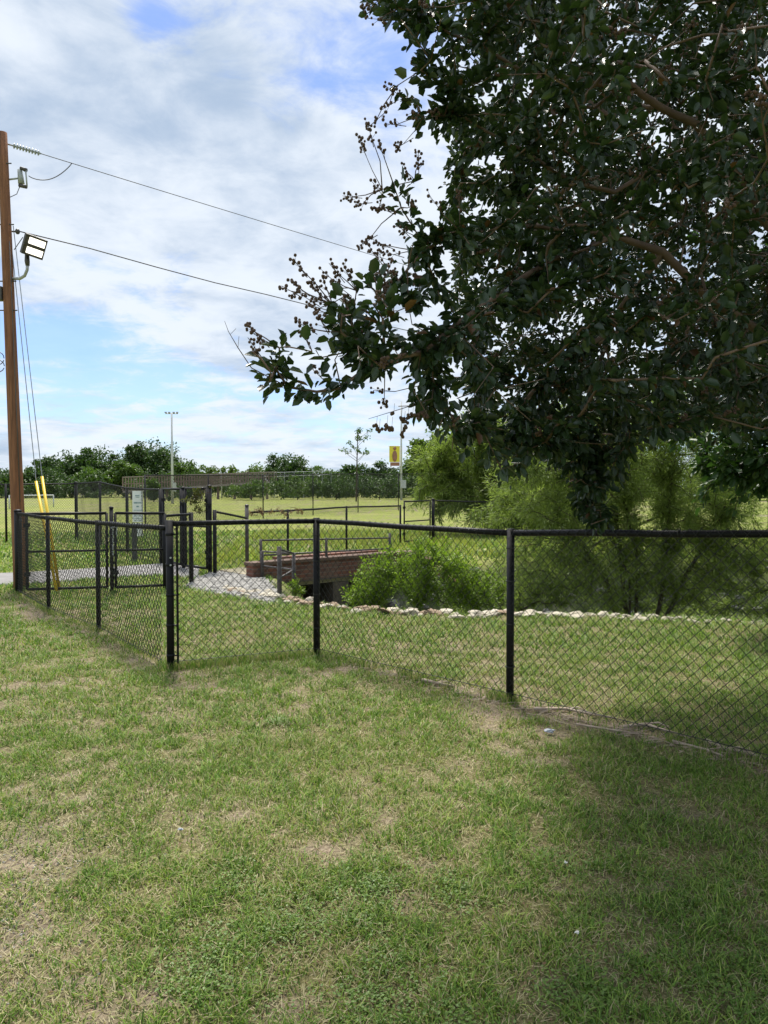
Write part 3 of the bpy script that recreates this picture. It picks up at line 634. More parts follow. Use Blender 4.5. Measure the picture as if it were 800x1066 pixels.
# ------------------------------------------------------------------ culvert bridge
def culvert():
    A = np.array([A_[0], A_[1], 0]); B = np.array([B_[0], B_[1], 0]); u = (B - A); L = np.linalg.norm(u[:2]); u = u / L; n = np.array([-u[1], u[0], 0])
    ang = math.atan2(u[1], u[0])
    root = thing('brick_culvert', 'red brick culvert bridge with dark openings over the ditch', 'bridge', (A[0], A[1], -1.2))
    def blk(s0, s1, d0, d1, z0, z1):
        pts = [A + u * s + n * d for s, d in ((s0, d0), (s1, d0), (s1, d1), (s0, d1))]
        return [(p[0], p[1], z0) for p in pts] + [(p[0], p[1], z1) for p in pts]
    W = 1.35
    o = MB().hexa(blk(-.15, L + .1, 0, .22, -.10, .20)).build('parapet', M['brick'], root)
    MB().hexa(blk(-.18, L + .13, -.03, .25, .203, .262)).build('coping', M['brick_dry'], root, bevel=.01)
    MB().hexa(blk(1.1, L + .1, W - .2, W, .03, .20)).build('rear_parapet', M['brick'], root)
    MB().hexa(blk(-.05, L + .1, .06, W - .02, -.20, .028)).build('deck', M['deck'], root)
    MB().hexa(blk(.0, L, -.012, .0, -.13, -.103)).build('lintel', M['dark_stone'], root)
    for s0, s1 in ((-.3, .12), (L * .44, L * .44 + .36), (L * .80, L * .80 + .25), (L - .05, L + .25)):
        MB().hexa(blk(s0, s1, .03, W - .05, -1.45, -.205)).build('pier', M['dark_stone'], root)
    # sloping wing walls
    e = A + u * (L + .12)
    MB().hexa([(e[0], e[1], -.9), (e[0] + .75, e[1] - .55, -.9), (e[0] + .9, e[1] - .35, -.9), (e[0] + .12, e[1] + .22, -.9),
               (e[0], e[1], .22), (e[0] + .75, e[1] - .55, -.35), (e[0] + .9, e[1] - .35, -.35), (e[0] + .12, e[1] + .22, .22)]).build('wing_wall', M['brick'], root)
    e = A - u * .12
    MB().hexa([(e[0], e[1], -1.1), (e[0] + .35, e[1] - .7, -1.1), (e[0] + .5, e[1] - .6, -1.1), (e[0] + .2, e[1] + .1, -1.1),
               (e[0], e[1], .02), (e[0] + .35, e[1] - .7, -.45), (e[0] + .5, e[1] - .6, -.45), (e[0] + .2, e[1] + .1, .02)]).build('wing_wall', M['concrete'], root)
    # pipe rails
    r = thing('pipe_railing', 'grey two-rail pipe railing along the top of the brick culvert', 'railing', (A[0], A[1], .0))
    ps = [P(272, 600, 12.95), P(340, 595, 13.85), P(406, 592, 14.85)]
    tops = [P(272, 562.5, 12.95)[2], P(340, 561, 13.85)[2], P(406, 556, 14.85)[2]]
    for i, (p, t) in enumerate(zip(ps, tops)):
        MB().tube([(p[0], p[1], .0), (p[0], p[1], t + .02)], .024, 10).build('railing_post', M['grey_pipe'], r, True)
    for (ya, yb) in ((562.5, 560), (578, 571)):
        MB().tube([P(272, ya, 12.95), P(340, (ya + yb) / 2, 13.85), P(406, yb, 14.85)], .015, 10).build('rail', M['grey_pipe'], r, True)
    r = thing('pipe_railing', 'short grey pipe railing standing by the rocks at the left end of the culvert', 'railing', tuple(G(291, 621)))
    p0 = P(273, 574, 12.75); p1 = P(306, 576, 11.6); p2 = P(291, 572, 10.65)
    MB().tube([(p2[0], p2[1], -.35), (p2[0], p2[1], p2[2] + .04)], .033, 10).build('railing_post', M['grey_pipe'], r, True)
    MB().tube([(p1[0], p1[1], -.4), (p1[0], p1[1], p1[2])], .028, 10).build('railing_post', M['grey_pipe'], r, True)
    MB().tube([(p0[0], p0[1], -.1), (p0[0], p0[1], p0[2])], .028, 10).build('railing_post', M['grey_pipe'], r, True)
    q0 = P(273, 589, 12.75); q1 = P(306, 593, 11.6)
    MB().tube([p0, p1, p2], .015, 10).build('rail', M['grey_pipe'], r, True)
    MB().tube([q0, q1, np.array([p2[0], p2[1], q1[2] - .02])], .015, 10).build('rail', M['grey_pipe'], r, True)
M['dark_stone'] = pmat('dark_masonry', (.12, .095, .075), (.06, .05, .042), 3, .9, bump=.5)  # dark brown masonry tone for the lintel and piers
M['brick_dry'] = pmat('weathered_brick_cap', (.17, .11, .08), (.11, .07, .052), 4, .9, bump=.5)
M['deck'] = pmat('dirt_covered_deck', (.34, .29, .20), (.22, .2, .12), 4, .95, bump=.5)
culvert()

# ------------------------------------------------------------------ rocks
def rock_mesh(seed, mat, name='rock'):
    r = np.random.default_rng(seed); mb = MB().ball((0, 0, 0), 1.0, (1, 1, 1), 10, 7); v = np.array(mb.v)
    pl = r.normal(size=(14, 3)); pl /= np.linalg.norm(pl, axis=1)[:, None]; dd = r.uniform(.5, .85, 14)
    for n_, d_ in zip(pl, dd):
        s = v @ n_; v = v - np.outer(np.maximum(s - d_, 0), n_)
    v += r.normal(scale=.035, size=v.shape)
    mb.v = [tuple(p) for p in v]; return mb.mesh(name, mat)
def rocks():
    var = [rock_mesh(10 + i, M['limestone'] if i % 4 else M['limestone_b']) for i in range(9)]
    L = np.array([G(236, 613)[:2], G(262, 619)[:2]] + [l for l in LIP[1:8]]); d = np.r_[0, np.cumsum(np.hypot(*np.diff(L, axis=0).T))]
    r = np.random.default_rng(5); s = 0; n = 0; proto = None
    while s < d[-1] and n < 230:
        x = np.interp(s, d, L[:, 0]); y = np.interp(s, d, L[:, 1]); px = proj(np.array([x, y, 0.0]))[0]
        if px > 850: break
        big = 280 < px < 640
        sz = r.uniform(.05, .115) * float(np.interp(px, [240, 290, 320, 480, 620, 700, 850], [.8, 1.0, 1.1, 1.0, .85, .6, .3]))
        dy = r.normal(scale=.09) - .03; rust = (300 < px < 470 and r.random() < .4) or r.random() < .06
        o = bpy.data.objects.new('rock', var[r.choice([0, 4, 8])] if rust else var[r.choice([1, 2, 3, 5, 6, 7])]); C.objects.link(o)
        o.location = (x + r.normal(scale=.03), y + dy, float(hgt(x, y + dy)) + sz * .12); o.scale = (sz * r.uniform(.8, 1.6), sz * r.uniform(.7, 1.3), sz * r.uniform(.35, .62)); o.rotation_euler = (r.uniform(-.35, .35), r.uniform(-.35, .35), r.uniform(0, 6.28))
        zone = 'beside the gravel' if px < 296 else 'in front of the brick culvert' if px < 432 else 'left of the third fence post' if px < 531 else 'right of the third fence post'
        tag(o, ('rust-stained' if rust else 'pale cream') + ' rock in the stone row ' + zone, 'rock', 'limestone rocks edging the ditch'); n += 1
        s += sz * r.uniform(.5, .9)
    rk = sorted([o for o in C.objects if o.name.startswith('rock')], key=lambda o: proj(np.array(o.location))[0]); cnt = {}
    for o in rk:
        z_ = o['label'].split(' stone row ')[1]; cnt[z_] = cnt.get(z_, 0) + 1; k = cnt[z_]; suf = 'th' if 10 < k % 100 < 14 else {1: 'st', 2: 'nd', 3: 'rd'}.get(k % 10, 'th')
        o['label'] = o['label'].split(' rock')[0] + ' rock, ' + str(k) + suf + ' from the left in the row ' + z_
    # grey rubble lining the far bank and bed, and the loose gravel
    def scatter(name, n, fn, smin, smax, mat, label):
        base = [rock_mesh(50 + i, mat) for i in range(4)]; V = []; Fc = []; o = 0
        bv = []; bf = []
        for i in range(4):
            b = MB().ball((0, 0, 0), 1.0, (1, 1, 1), 6, 4); v = np.array(b.v) + r.normal(scale=.14, size=(len(b.v), 3)); bv.append(v); bf.append([f for f in b.f])
        vs_, fs_ = [], []
        for k in range(n):
            p = fn()
            if p is None: continue
            s_ = r.uniform(smin, smax); q = bv[k % 4] * (s_ * r.uniform(.8, 1.5), s_ * r.uniform(.8, 1.3), s_ * r.uniform(.4, .8)); a = r.uniform(0, 6.28)
            q = np.c_[q[:, 0] * math.cos(a) - q[:, 1] * math.sin(a) + p[0], q[:, 0] * math.sin(a) + q[:, 1] * math.cos(a) + p[1], q[:, 2] + p[2]]
            vs_ += [tuple(t) for t in q]; fs_ += [tuple(o + i for i in f) for f in bf[k % 4]]; o += len(q)
        m = MB(); m.v = vs_; m.f = fs_; tag(m.build(name, mat), label, name, kind='stuff')
    def bank():
        x = r.uniform(-.5, 11); y = r.uniform(9.5, 16.8)
        if poly_sd(x, y, DITCH) < .15: return None
        if fbm(x * .8, y * .8, 3) < .45: return None
        return (x, y, float(hgt(x, y)))
    scatter('rubble', 1000, bank, .05, .14, M['riprap'], 'grey broken rubble lining the ditch under the willow')
    def apr():
        x = r.uniform(-4, -1); y = r.uniform(9.5, 14)
        if poly_sd(x, y, APRON) < 0: return None
        return (x, y, float(hgt(x, y)) + .004)
    scatter('gravel', 9000, apr, .012, .035, M['limestone_w'], 'pale crushed gravel apron at the left end of the culvert')
    def pat():
        g = G(r.normal(20, 45), r.normal(920, 55)); return (g[0], g[1], float(hgt(g[0], g[1])) + .001)
    scatter('pebbles', 520, pat, .002, .006, M['riprap'], 'small grey pebbles on the bare patch at the lower left')
M['limestone_w'] = pmat('crushed_stone', (.40, .385, .355), (.24, .23, .215), 6, .9)
rocks()

# ------------------------------------------------------------------ leaves / trees
def rand_unit(n, g): v = g.normal(size=(n, 3)); return v / (np.linalg.norm(v, axis=1)[:, None] + 1e-9)
def leaf_geo(pos, d, nrm, L, W, quads=True, g=rng, fold=.35, curl=.15):
    d = d / (np.linalg.norm(d, axis=1)[:, None] + 1e-9); s = np.cross(d, nrm); s /= np.linalg.norm(s, axis=1)[:, None] + 1e-9; n = np.cross(s, d)
    L = L[:, None]; W = W[:, None]
    if quads:
        b = pos; tip = pos + d * L - n * L * curl
        r1 = pos + d * L * .32 + s * W * .48 + n * W * fold; l1 = pos + d * L * .32 - s * W * .48 + n * W * fold
        r2 = pos + d * L * .74 + s * W * .42 + n * (W * fold * .8 - L * curl * .4); l2 = pos + d * L * .74 - s * W * .42 + n * (W * fold * .8 - L * curl * .4)
        V = np.stack([b, r1, r2, tip, l2, l1], 1); k = np.arange(len(pos))[:, None] * 6
        f = np.concatenate([k + np.array([[0, 1, 2, 3]]), k + np.array([[0, 3, 4, 5]])]); return V.reshape(-1, 3), f, 6
    b = pos; tip = pos + d * L; r1 = pos + d * L * .45 + s * W * .5 + n * W * fold; l1 = pos + d * L * .45 - s * W * .5 + n * W * fold
    V = np.stack([b, r1, tip, l1], 1); k = np.arange(len(pos))[:, None] * 4
    f = np.concatenate([k + np.array([[0, 1, 2]]), k + np.array([[0, 2, 3]])]); return V.reshape(-1, 3), f, 4
def blob_crown(g, blobs, n, size, clump=.28, inner=.3):
    """many leaf-sized faces in uneven clumps; blobs are (centre, radii) ellipsoids"""
    out = []; w = np.array([b[1][0] * b[1][1] * b[1][2] for b in blobs]) ** .67; w /= w.sum()
    for (c, r), ww in zip(blobs, w):
        c = np.array(c); r = np.array(r); nb = int(n * ww); nc = max(8, int(nb / 70)); u = rand_unit(nc, g); rad = g.uniform(inner, 1, nc) ** .5
        cc = c + u * r * rad[:, None]; cr = clump * r.mean() * g.uniform(.45, 1.25, nc)
        pick = g.integers(0, nc, nb); v = rand_unit(nb, g) * (g.uniform(0, 1, nb) ** .45)[:, None]; v[:, 2] *= .75
        out.append(cc[pick] + v * cr[pick][:, None])
    return np.concatenate(out)
def crown_obj(name, pts, size, mat, g, parent, quads=False, lw=.55, up=.6):
    n = len(pts); d = rand_unit(n, g); d[:, 2] -= .25; nr = rand_unit(n, g); nr[:, 2] = abs(nr[:, 2]) + up
    V, f, k = leaf_geo(pts, d, nr, size * g.uniform(.6, 1.3, n), size * lw * g.uniform(.7, 1.3, n), quads, g)
    vv = np.clip(g.normal(.5, .22, n), 0, 1)
    return link(name, np_mesh(name, V, f, mat, {'v': np.repeat(vv, k)}), parent)
def grow(seeds, targets, step=.12, bend=.12, g=rng, root_pull=.35):
    """seeds: list of polylines (first starts at the root); every target is joined to the closest branch node. Returns nodes, parent, tips."""
    nodes = []; par = []; src = []
    for pl in seeds:
        pl = [np.asarray(p, float) for p in pl]; prev = -1
        if nodes:
            dd = np.linalg.norm(np.array(nodes) - pl[0], axis=1); prev = int(dd.argmin())
        else: nodes.append(pl[0]); par.append(-1); prev = 0
        cur = nodes[prev]
        chain = pl if np.linalg.norm(pl[0] - cur) > .02 else pl[1:]
        for p in chain:
            a = nodes[prev]; L = np.linalg.norm(p - a); k = max(1, int(L / step))
            for j in range(1, k + 1):
                q = a + (p - a) * j / k + (g.normal(scale=step * .05, size=3) if j < k else 0); nodes.append(q); par.append(prev); prev = len(nodes) - 1
    cap = len(nodes) + len(targets) * 40; A = np.zeros((cap, 3)); n = len(nodes); A[:n] = nodes; par = par + [0] * (cap - n); par = np.array(par)
    droot = np.zeros(cap)
    for i in range(1, n): droot[i] = droot[par[i]] + np.linalg.norm(A[i] - A[par[i]])
    T = np.asarray(targets); ordr = np.argsort(np.min(np.linalg.norm(T[:, None, :] - A[None, :n:3], axis=2), axis=1)); tips = []
    for ti in ordr:
        t = T[ti]; dist = np.linalg.norm(A[:n] - t, axis=1); i = int((dist + root_pull * .25 * droot[:n] * 0.3).argmin()); a = A[i].copy(); L = dist[i]
        k = max(1, min(30, int(L / step))); off = rand_unit(1, g)[0] * bend * L; prev = i; path = [i]
        out = a - A[par[i]] if par[i] >= 0 else np.array([0, 0, 1.0]); ol = np.linalg.norm(out); out = out / ol if ol > 1e-6 else np.array([0, 0, 1.0])
        for j in range(1, k + 1):
            s = j / k; q = a + (t - a) * s + off * math.sin(math.pi * s) + out * L * .25 * math.sin(math.pi * s) * (1 - s)
            A[n] = q; par[n] = prev; droot[n] = droot[prev] + np.linalg.norm(q - A[prev]); prev = n; n += 1
        tips.append(prev)
    return A[:n], par[:n], tips
def branches_mesh(A, par, tips, r_tip, expo, name, mat, parent, n_sides=6, rmax=None):
    n = len(A); w = np.zeros(n); ch = [[] for _ in range(n)]
    for t in tips: w[t] += 1
    for i in range(n - 1, 0, -1): w[par[i]] += w[i]
    # children may carry a smaller index than their parent never: parents are always created first
    w = np.maximum(w, .6); rad = r_tip * w ** expo
    if rmax: rad = np.minimum(rad, rmax)
    for i in range(1, n): ch[par[i]].append(i)
    mb = MB(); stack = [(0, [])]; 
    starts = [(0, None)]
    while starts:
        s, frm = starts.pop(); pts = []; rr = []
        if frm is not None: pts.append(A[frm]); rr.append(min(rad[frm], rad[s] * 1.15))
        cur = s
        while True:
            pts.append(A[cur]); rr.append(rad[cur]); c = ch[cur]
            if not c: break
            c = sorted(c, key=lambda q: -w[q])
            for q in c[1:]: starts.append((q, cur))
            cur = c[0]
        if len(pts) < 2: continue
        ns = n_sides if rr[0] > r_tip * 4 else (5 if rr[0] > r_tip * 2 else 3)
        if rr[0] > .03: ns = 12
        mb.tube(pts, rr, ns, cap=False)
    o = mb.build(name, mat, parent, True); return o, rad
def twig_leaves(A, par, tips, g, per, span, spread, L, W, mat, name, parent, quads=True, droop=.15, fold=.3, curl=.15, keep=None, tipbias=1.0, side=0.9, bare=None):
    pos = []; dr = []; 
    for t in tips:
        if bare is not None and g.random() < bare(A[t]): continue
        m = per if isinstance(per, int) else int(g.integers(per[0], per[1]))
        path = [A[t]]; c = t; acc = 0
        while par[c] >= 0 and acc < span:
            acc += np.linalg.norm(A[c] - A[par[c]]); c = par[c]; path.append(A[c])
        path = np.array(path); seg = np.r_[0, np.cumsum(np.linalg.norm(np.diff(path, axis=0), axis=1))]
        if seg[-1] < 1e-4: continue
        s = g.uniform(0, 1, m) ** tipbias * min(span, seg[-1]); q = np.stack([np.interp(s, seg, path[:, a]) for a in range(3)], 1)
        ax = path[0] - path[-1]; ax /= np.linalg.norm(ax) + 1e-9
        u = rand_unit(m, g); q = q + u * spread * g.uniform(0, 1, m)[:, None]; d = u * side + ax * .8; d[:, 2] -= droop
        pos.append(q); dr.append(d)
    pos = np.concatenate(pos); dr = np.concatenate(dr)
    if keep is not None:
        k = keep(pos); pos = pos[k]; dr = dr[k]
    n = len(pos); nr = rand_unit(n, g) * .8; nr[:, 2] += .9
    V, f, k = leaf_geo(pos, dr, nr, *(lambda q: (L * q, W * q * g.uniform(.8, 1.2, n)))(g.uniform(.5, 1.3, n)), quads, g, fold, curl)
    vv = np.clip(g.normal(.45, .22, n), 0, .94); vv[g.random(n) < .012] = 1
    return link(name, np_mesh(name, V, f, mat, {'v': np.repeat(vv, k)}, smooth=False), parent)

# ---- crape myrtle overhead
def inpoly(px, py, poly):
    return poly_sd(px, py, poly)
SIL = [(372, -80), (380, 8), (428, 22), (432, 60), (426, 120), (446, 150), (452, 190), (460, 225), (428, 262), (412, 300), (425, 330), (436, 370), (446, 400), (440, 430), (482, 458),
       (500, 490), (556, 500), (588, 528), (604, 548), (640, 540), (650, 495), (690, 462), (745, 455), (800, 452), (1400, 640), (1400, -400), (372, -400)]
def myrtle():
    g = np.random.default_rng(21)
    root = thing('crape_myrtle', 'large dark leaved tree with dry seed heads arching over the lawn from the right', 'tree', (3.7, 4.35, 0))
    base = np.array([3.7, 4.35, -.1]); cr = np.array([3.1, 3.9, 3.75]); rd = np.array([3.25, 2.75, 2.45])
    hub = np.array([3.35, 4.25, 1.1])
    L1 = [base, hub, P(905, 372, 4.2), P(800, 350, 4.1), P(760, 324, 4.05), P(740, 312, 4.0), P(720, 292, 3.95), P(690, 262, 3.9), P(640, 245, 3.8)]
    L1b = [P(740, 312, 4.0), P(680, 334, 3.9), P(628, 350, 3.8), P(596, 372, 3.75), P(560, 402, 3.7), P(540, 425, 3.65)]
    L2 = [hub, P(900, 300, 4.3), P(800, 235, 4.25), P(736, 192, 4.2), P(704, 164, 4.1)]
    L2b = [P(800, 235, 4.25), P(760, 160, 4.1), P(724, 128, 4.0), P(688, 112, 3.9), P(632, 72, 3.8), P(612, 24, 3.75), P(600, -60, 3.7)]
    L2c = [P(656, 95, 3.85), P(584, 80, 3.7), P(540, 72, 3.6), P(504, 50, 3.5), P(440, 20, 3.4)]
    L3 = [P(704, 164, 4.1), P(640, 200, 3.9), P(590, 186, 3.7), P(528, 148, 3.5), P(480, 120, 3.4)]
    L4 = [P(640, 245, 3.8), P(560, 280, 3.5), P(500, 320, 3.2), P(455, 355, 3.0), P(438, 368, 2.9), P(415, 371, 2.85), P(385, 380, 2.8), P(355, 404, 2.75), P(330, 408, 2.72), P(300, 403, 2.7)]
    L5 = [P(640, 245, 3.8), P(540, 235, 3.5), P(470, 245, 3.3), P(440, 262, 3.2), P(415, 292, 3.1)]
    L6 = [hub, (4.0, 3.6, 2.4), (4.3, 2.6, 3.6), (4.2, 1.9, 4.4)]
    L7 = [hub, (3.6, 4.4, 2.6), (3.4, 4.0, 4.2), (3.0, 3.3, 5.4)]
    L8 = [hub, (3.5, 4.9, 2.3), (3.2, 5.6, 3.4), (2.6, 6.0, 4.2)]
    L9 = [P(690, 262, 3.9), P(640, 330, 4.1), P(610, 420, 4.2), P(618, 480, 4.2)]
    L11 = [(3.4, 4.0, 4.2), (2.2, 4.1, 5.2), (0.8, 4.6, 5.6), (-.3, 4.9, 5.8)]  # limb above the frame, added to carry the shading crown
    L10 = [(3.4, 4.0, 4.2), (2.4, 3.0, 4.5), (1.3, 2.4, 4.4), (.6, 1.9, 4.2)]
    seeds = [L1, L1b, L2, L2b, L2c, L3, L4, L5, L6, L7, L8, L9, L10, L11]
    # twig targets: an uneven crown volume
    pts = []
    while len(pts) < 3900:
        q = g.uniform(-1, 1, (4000, 3)); q = q[(q ** 2).sum(1) < 1]; p = cr + q * rd
        p = p[p[:, 2] > 1.25]; p = p[np.linalg.norm(p - np.array([0, 0, 1.5]), axis=1) > 1.9]
        px, py = proj(p); vis = (px > -40) & (px < 840) & (py > -40) & (py < 1100) & (p[:, 1] > .3)
        sdp = poly_sd(px, py, SIL); ok = (~vis) | (sdp > 6)
        rr = np.linalg.norm((p - cr) / rd, axis=1); ok &= (rr > .25) | (g.random(len(p)) < .4)
        ok &= ~((px < 372) & (p[:, 2] < 3.2) & (p[:, 1] > 0))
        pts += list(p[ok])
    pts = pts[:3900]
    more = []
    while len(more) < 2300:
        p = g.uniform([.3, 2.6, 1.35], [6.2, 7.0, 6.2], (4000, 3)); px, py = proj(p)
        k = (px > 470) & (px < 860) & (py > -60) & (py < 540) & (poly_sd(px, py, SIL) > 14) & (((p - np.array([3.2, 4.4, 3.5])) / [3.3, 2.9, 2.7]) ** 2).sum(1).__lt__(1); more += list(p[k][:60])
    high = []  # extra crown, mostly out of view overhead, added to shade the near lawn
    while len(high) < 700:
        q = g.uniform(-1, 1, (2000, 3)); q = q[(q ** 2).sum(1) < 1]; p = np.array([.7, 4.7, 5.8]) + q * [2.2, 1.7, 1.0]; px, py = proj(p)
        k = (py < -40) | (poly_sd(px, py, SIL) > 6); high += list(p[k][:60])
    pts += more[:2300] + high[:700]
    extra = []
    def cl(l, Y, sY=.12, rep=2, s=7):
        for (x, y) in l:
            for _ in range(rep): extra.append(P(x + g.normal(0, s), y + g.normal(0, s), Y + g.normal(0, sY)))
    cl([(270, 372), (284, 382), (276, 398), (296, 380), (300, 362), (262, 360)], 2.68, .05, 2, 4)
    cl([(330, 362), (345, 345), (352, 330), (338, 378), (372, 342), (392, 320), (380, 300), (402, 352), (362, 318), (372, 366), (405, 385)], 2.8, .12, 3, 8)
    cl([(345, 350), (360, 335), (380, 350), (395, 335), (368, 305), (390, 290), (410, 320)], 2.9, .12, 3, 9)
    cl([(398, 200), (420, 195), (430, 190)], 3.3, .05, 1, 5)
    cl([(420, 300), (430, 330), (430, 360), (440, 390), (425, 285), (455, 420), (470, 440), (415, 405)], 3.1, .15, 4, 10)
    cl([(395, 8), (415, 15), (400, 2), (430, 40), (440, 70), (425, 95), (445, 120)], 3.4, .15, 3, 8)
    cl([(595, 470), (610, 490), (620, 505), (612, 525), (630, 495), (622, 535), (600, 510), (640, 470), (608, 455), (575, 470), (618, 545)], 4.1, .12, 4, 8)
    cl([(500, 440), (520, 460), (540, 470), (490, 420), (560, 465), (480, 400), (505, 475), (530, 485), (550, 450)], 3.5, .2, 5, 12)
    cl([(700, 430), (740, 435), (770, 440), (660, 430), (790, 440), (790, 430), (720, 440), (680, 445)], 4.4, .4, 6, 16)
    cl([(470, 300), (500, 340), (520, 380), (470, 360), (480, 260), (540, 330), (560, 400), (500, 400), (460, 230), (600, 430), (640, 400), (680, 420)], 3.3, .25, 5, 14)
    T = np.array(pts + extra)
    A, par, tips = grow(seeds, T, .11, .12, g)
    o, rad = branches_mesh(A, par, tips, .0021, .365, 'trunk', M['myrtle_bark'], root, 7, .05)
    def keep(p):
        px, py = proj(p); v = (px > 0) & (px < 800) & (py > 0) & (py < 700) & (p[:, 1] > .3)
        s = poly_sd(px, py, SIL); ok = (~v) | (s > -10) | (px < 470) & (py < 420)
        ok &= ~((px < 432) & (py > 250) & (g.random(len(p)) < .60) & (p[:, 1] > .3))
        return ok
    twig_leaves(A, par, tips, g, (16, 36), .30, .055, .048, .029, M['leaf_myrtle'], 'foliage', root, True, .12, .22, .18, keep, bare=lambda p: .55 if ((p[0] - 3.2) / 2.6) ** 2 + ((p[1] - 4.1) / 2.3) ** 2 + ((p[2] - 3.4) / 1.8) ** 2 < 1 else .05)
    # seed heads
    mb = MB(); tw = MB()
    def panicle(c, d, n, ln=.11):
        d = d / np.linalg.norm(d); tip = c + d * ln; tw.tube([c, tip], [.0017, .001], 4, False)
        for k in range(n):
            s = g.uniform(.15, 1); a = c + d * ln * s; u = rand_unit(1, g)[0]; e = a + (u * .7 + d * .5) * g.uniform(.012, .034) * (1.25 - .5 * s)
            tw.tube([a, e], [.0009, .0007], 3, False); mb.ball(e, g.uniform(.0048, .0072), (1, 1, 1.1), 6, 4)
    def near_node(p):
        return A[int(np.linalg.norm(A - p, axis=1).argmin())]
    spots = [(265, 345), (270, 352), (312, 278), (303, 303), (312, 300), (322, 312), (330, 322), (345, 290), (350, 283), (340, 300), (328, 300), (362, 285), (318, 340), (335, 335), (355, 300), (360, 320), (318, 352),
             (376, 150), (386, 140), (392, 125), (398, 158), (410, 95), (405, 110), (412, 130), (366, 205), (378, 212), (392, 195), (395, 215), (404, 220), (388, 262), (398, 270), (384, 250), (405, 280), (392, 285), (410, 265), (400, 255), (420, 240),
             (428, 215), (440, 262), (402, 300), (395, 20), (386, 5), (420, 150), (436, 170), (425, 180)]
    for (x, y) in spots:
        p = P(x, y, 2.72 if y > 330 else (2.85 if y > 270 else 3.25)); c = near_node(p)
        L = np.linalg.norm(p - c)
        if L > .03: 
            mid = (p + c) / 2 + rand_unit(1, g)[0] * L * .08; tw.tube([c, mid, p], [.0028, .002, .0015], 4, False)
        d = p - c + np.array([-.02, 0, .05]); panicle(p - d / np.linalg.norm(d) * .05, d, int(g.integers(9, 16)), .09)
    # the bare twig at the left and the drooping seed twig
    tw.tube([P(300, 403, 2.7), P(262, 383, 2.68), P(248, 362, 2.66), P(238, 345, 2.65), P(234, 334, 2.64)], [.002, .0018, .0015, .001, .0006], 4, False)
    tw.tube([P(248, 362, 2.66), P(249, 350, 2.64)], .0008, 3, False); tw.tube([P(240, 348, 2.65), P(246, 342, 2.64)], .0008, 3, False)
    bl = [near_node(P(470, 400, 3.1)), P(450, 415, 3.0), P(420, 425, 2.9), P(384, 436, 2.8)]
    tw.tube(bl, [.003, .0024, .0016, .0009], 4, False)
    for (x, y, s) in [(395, 448, 6), (403, 444, 7), (408, 446, 6), (392, 445, 5), (418, 436, 4), (421, 440, 4), (419, 452, 6), (421, 446, 4), (410, 432, 3), (430, 430, 3), (437, 433, 5), (441, 431, 5), (425, 434, 4), (444, 434, 3)]:
        q = P(x, y, 2.88); tw.tube([P(x + 1, y - 12, 2.88), q], .0008, 3, False)
        for _ in range(s): mb.ball(q + g.normal(scale=.006, size=3), .0066, (1, 1, 1.1), 6, 4)
    # seed heads through the crown
    vis_t = [t for t in tips if 0 < proj(A[t])[0] < 820 and proj(A[t])[1] < 560 and A[t][1] < 4.0]
    for t in g.choice(vis_t, min(150, len(vis_t)), replace=False):
        d = A[t] - A[par[t]] + np.array([0, 0, .03]); panicle(A[t], d, int(g.integers(7, 14)), .09)
    mb.build('seed_capsules', M['capsule'], root, True); tw.build('seed_stalks', M['twig_dark'], root)
M['twig_dark'] = pmat('fruit_stalk', (.10, .065, .045), (.06, .04, .03), 20, .8)
myrtle()

# ---- willow-like trees and bushes
def wispy(label, stems, blobs, ntar, per, L, W, mat, seed, name='willow_tree', cat='tree', step=.15, rt=.003, span=.5, spread=.05, group=None, zmin=None, expo=.42, quads=False):
    g = np.random.default_rng(seed); root = thing(name, label, cat, tuple(stems[0][0]), group)
    pts = []; w = np.array([np.prod(b[1]) for b in blobs]); w /= w.sum()
    for (c, r), ww in zip(blobs, w):
        k = int(ntar * ww) + 1; q = []
        while len(q) < k:
            u = g.uniform(-1, 1, 3); l = (u ** 2).sum()
            if .06 < l < 1: 
                p = np.array(c) + u * np.array(r)
                if p[2] > float(hgt(p[0], p[1])) + .1: q.append(p)
        pts += q
    A, par, tips = grow(stems, np.array(pts), step, .15, g)
    branches_mesh(A, par, tips, rt, expo, 'trunk', M['bark'], root, 6)
    twig_leaves(A, par, tips, g, per, span, spread, L, W, mat, 'foliage', root, quads, .35, .2, .1)
    return root
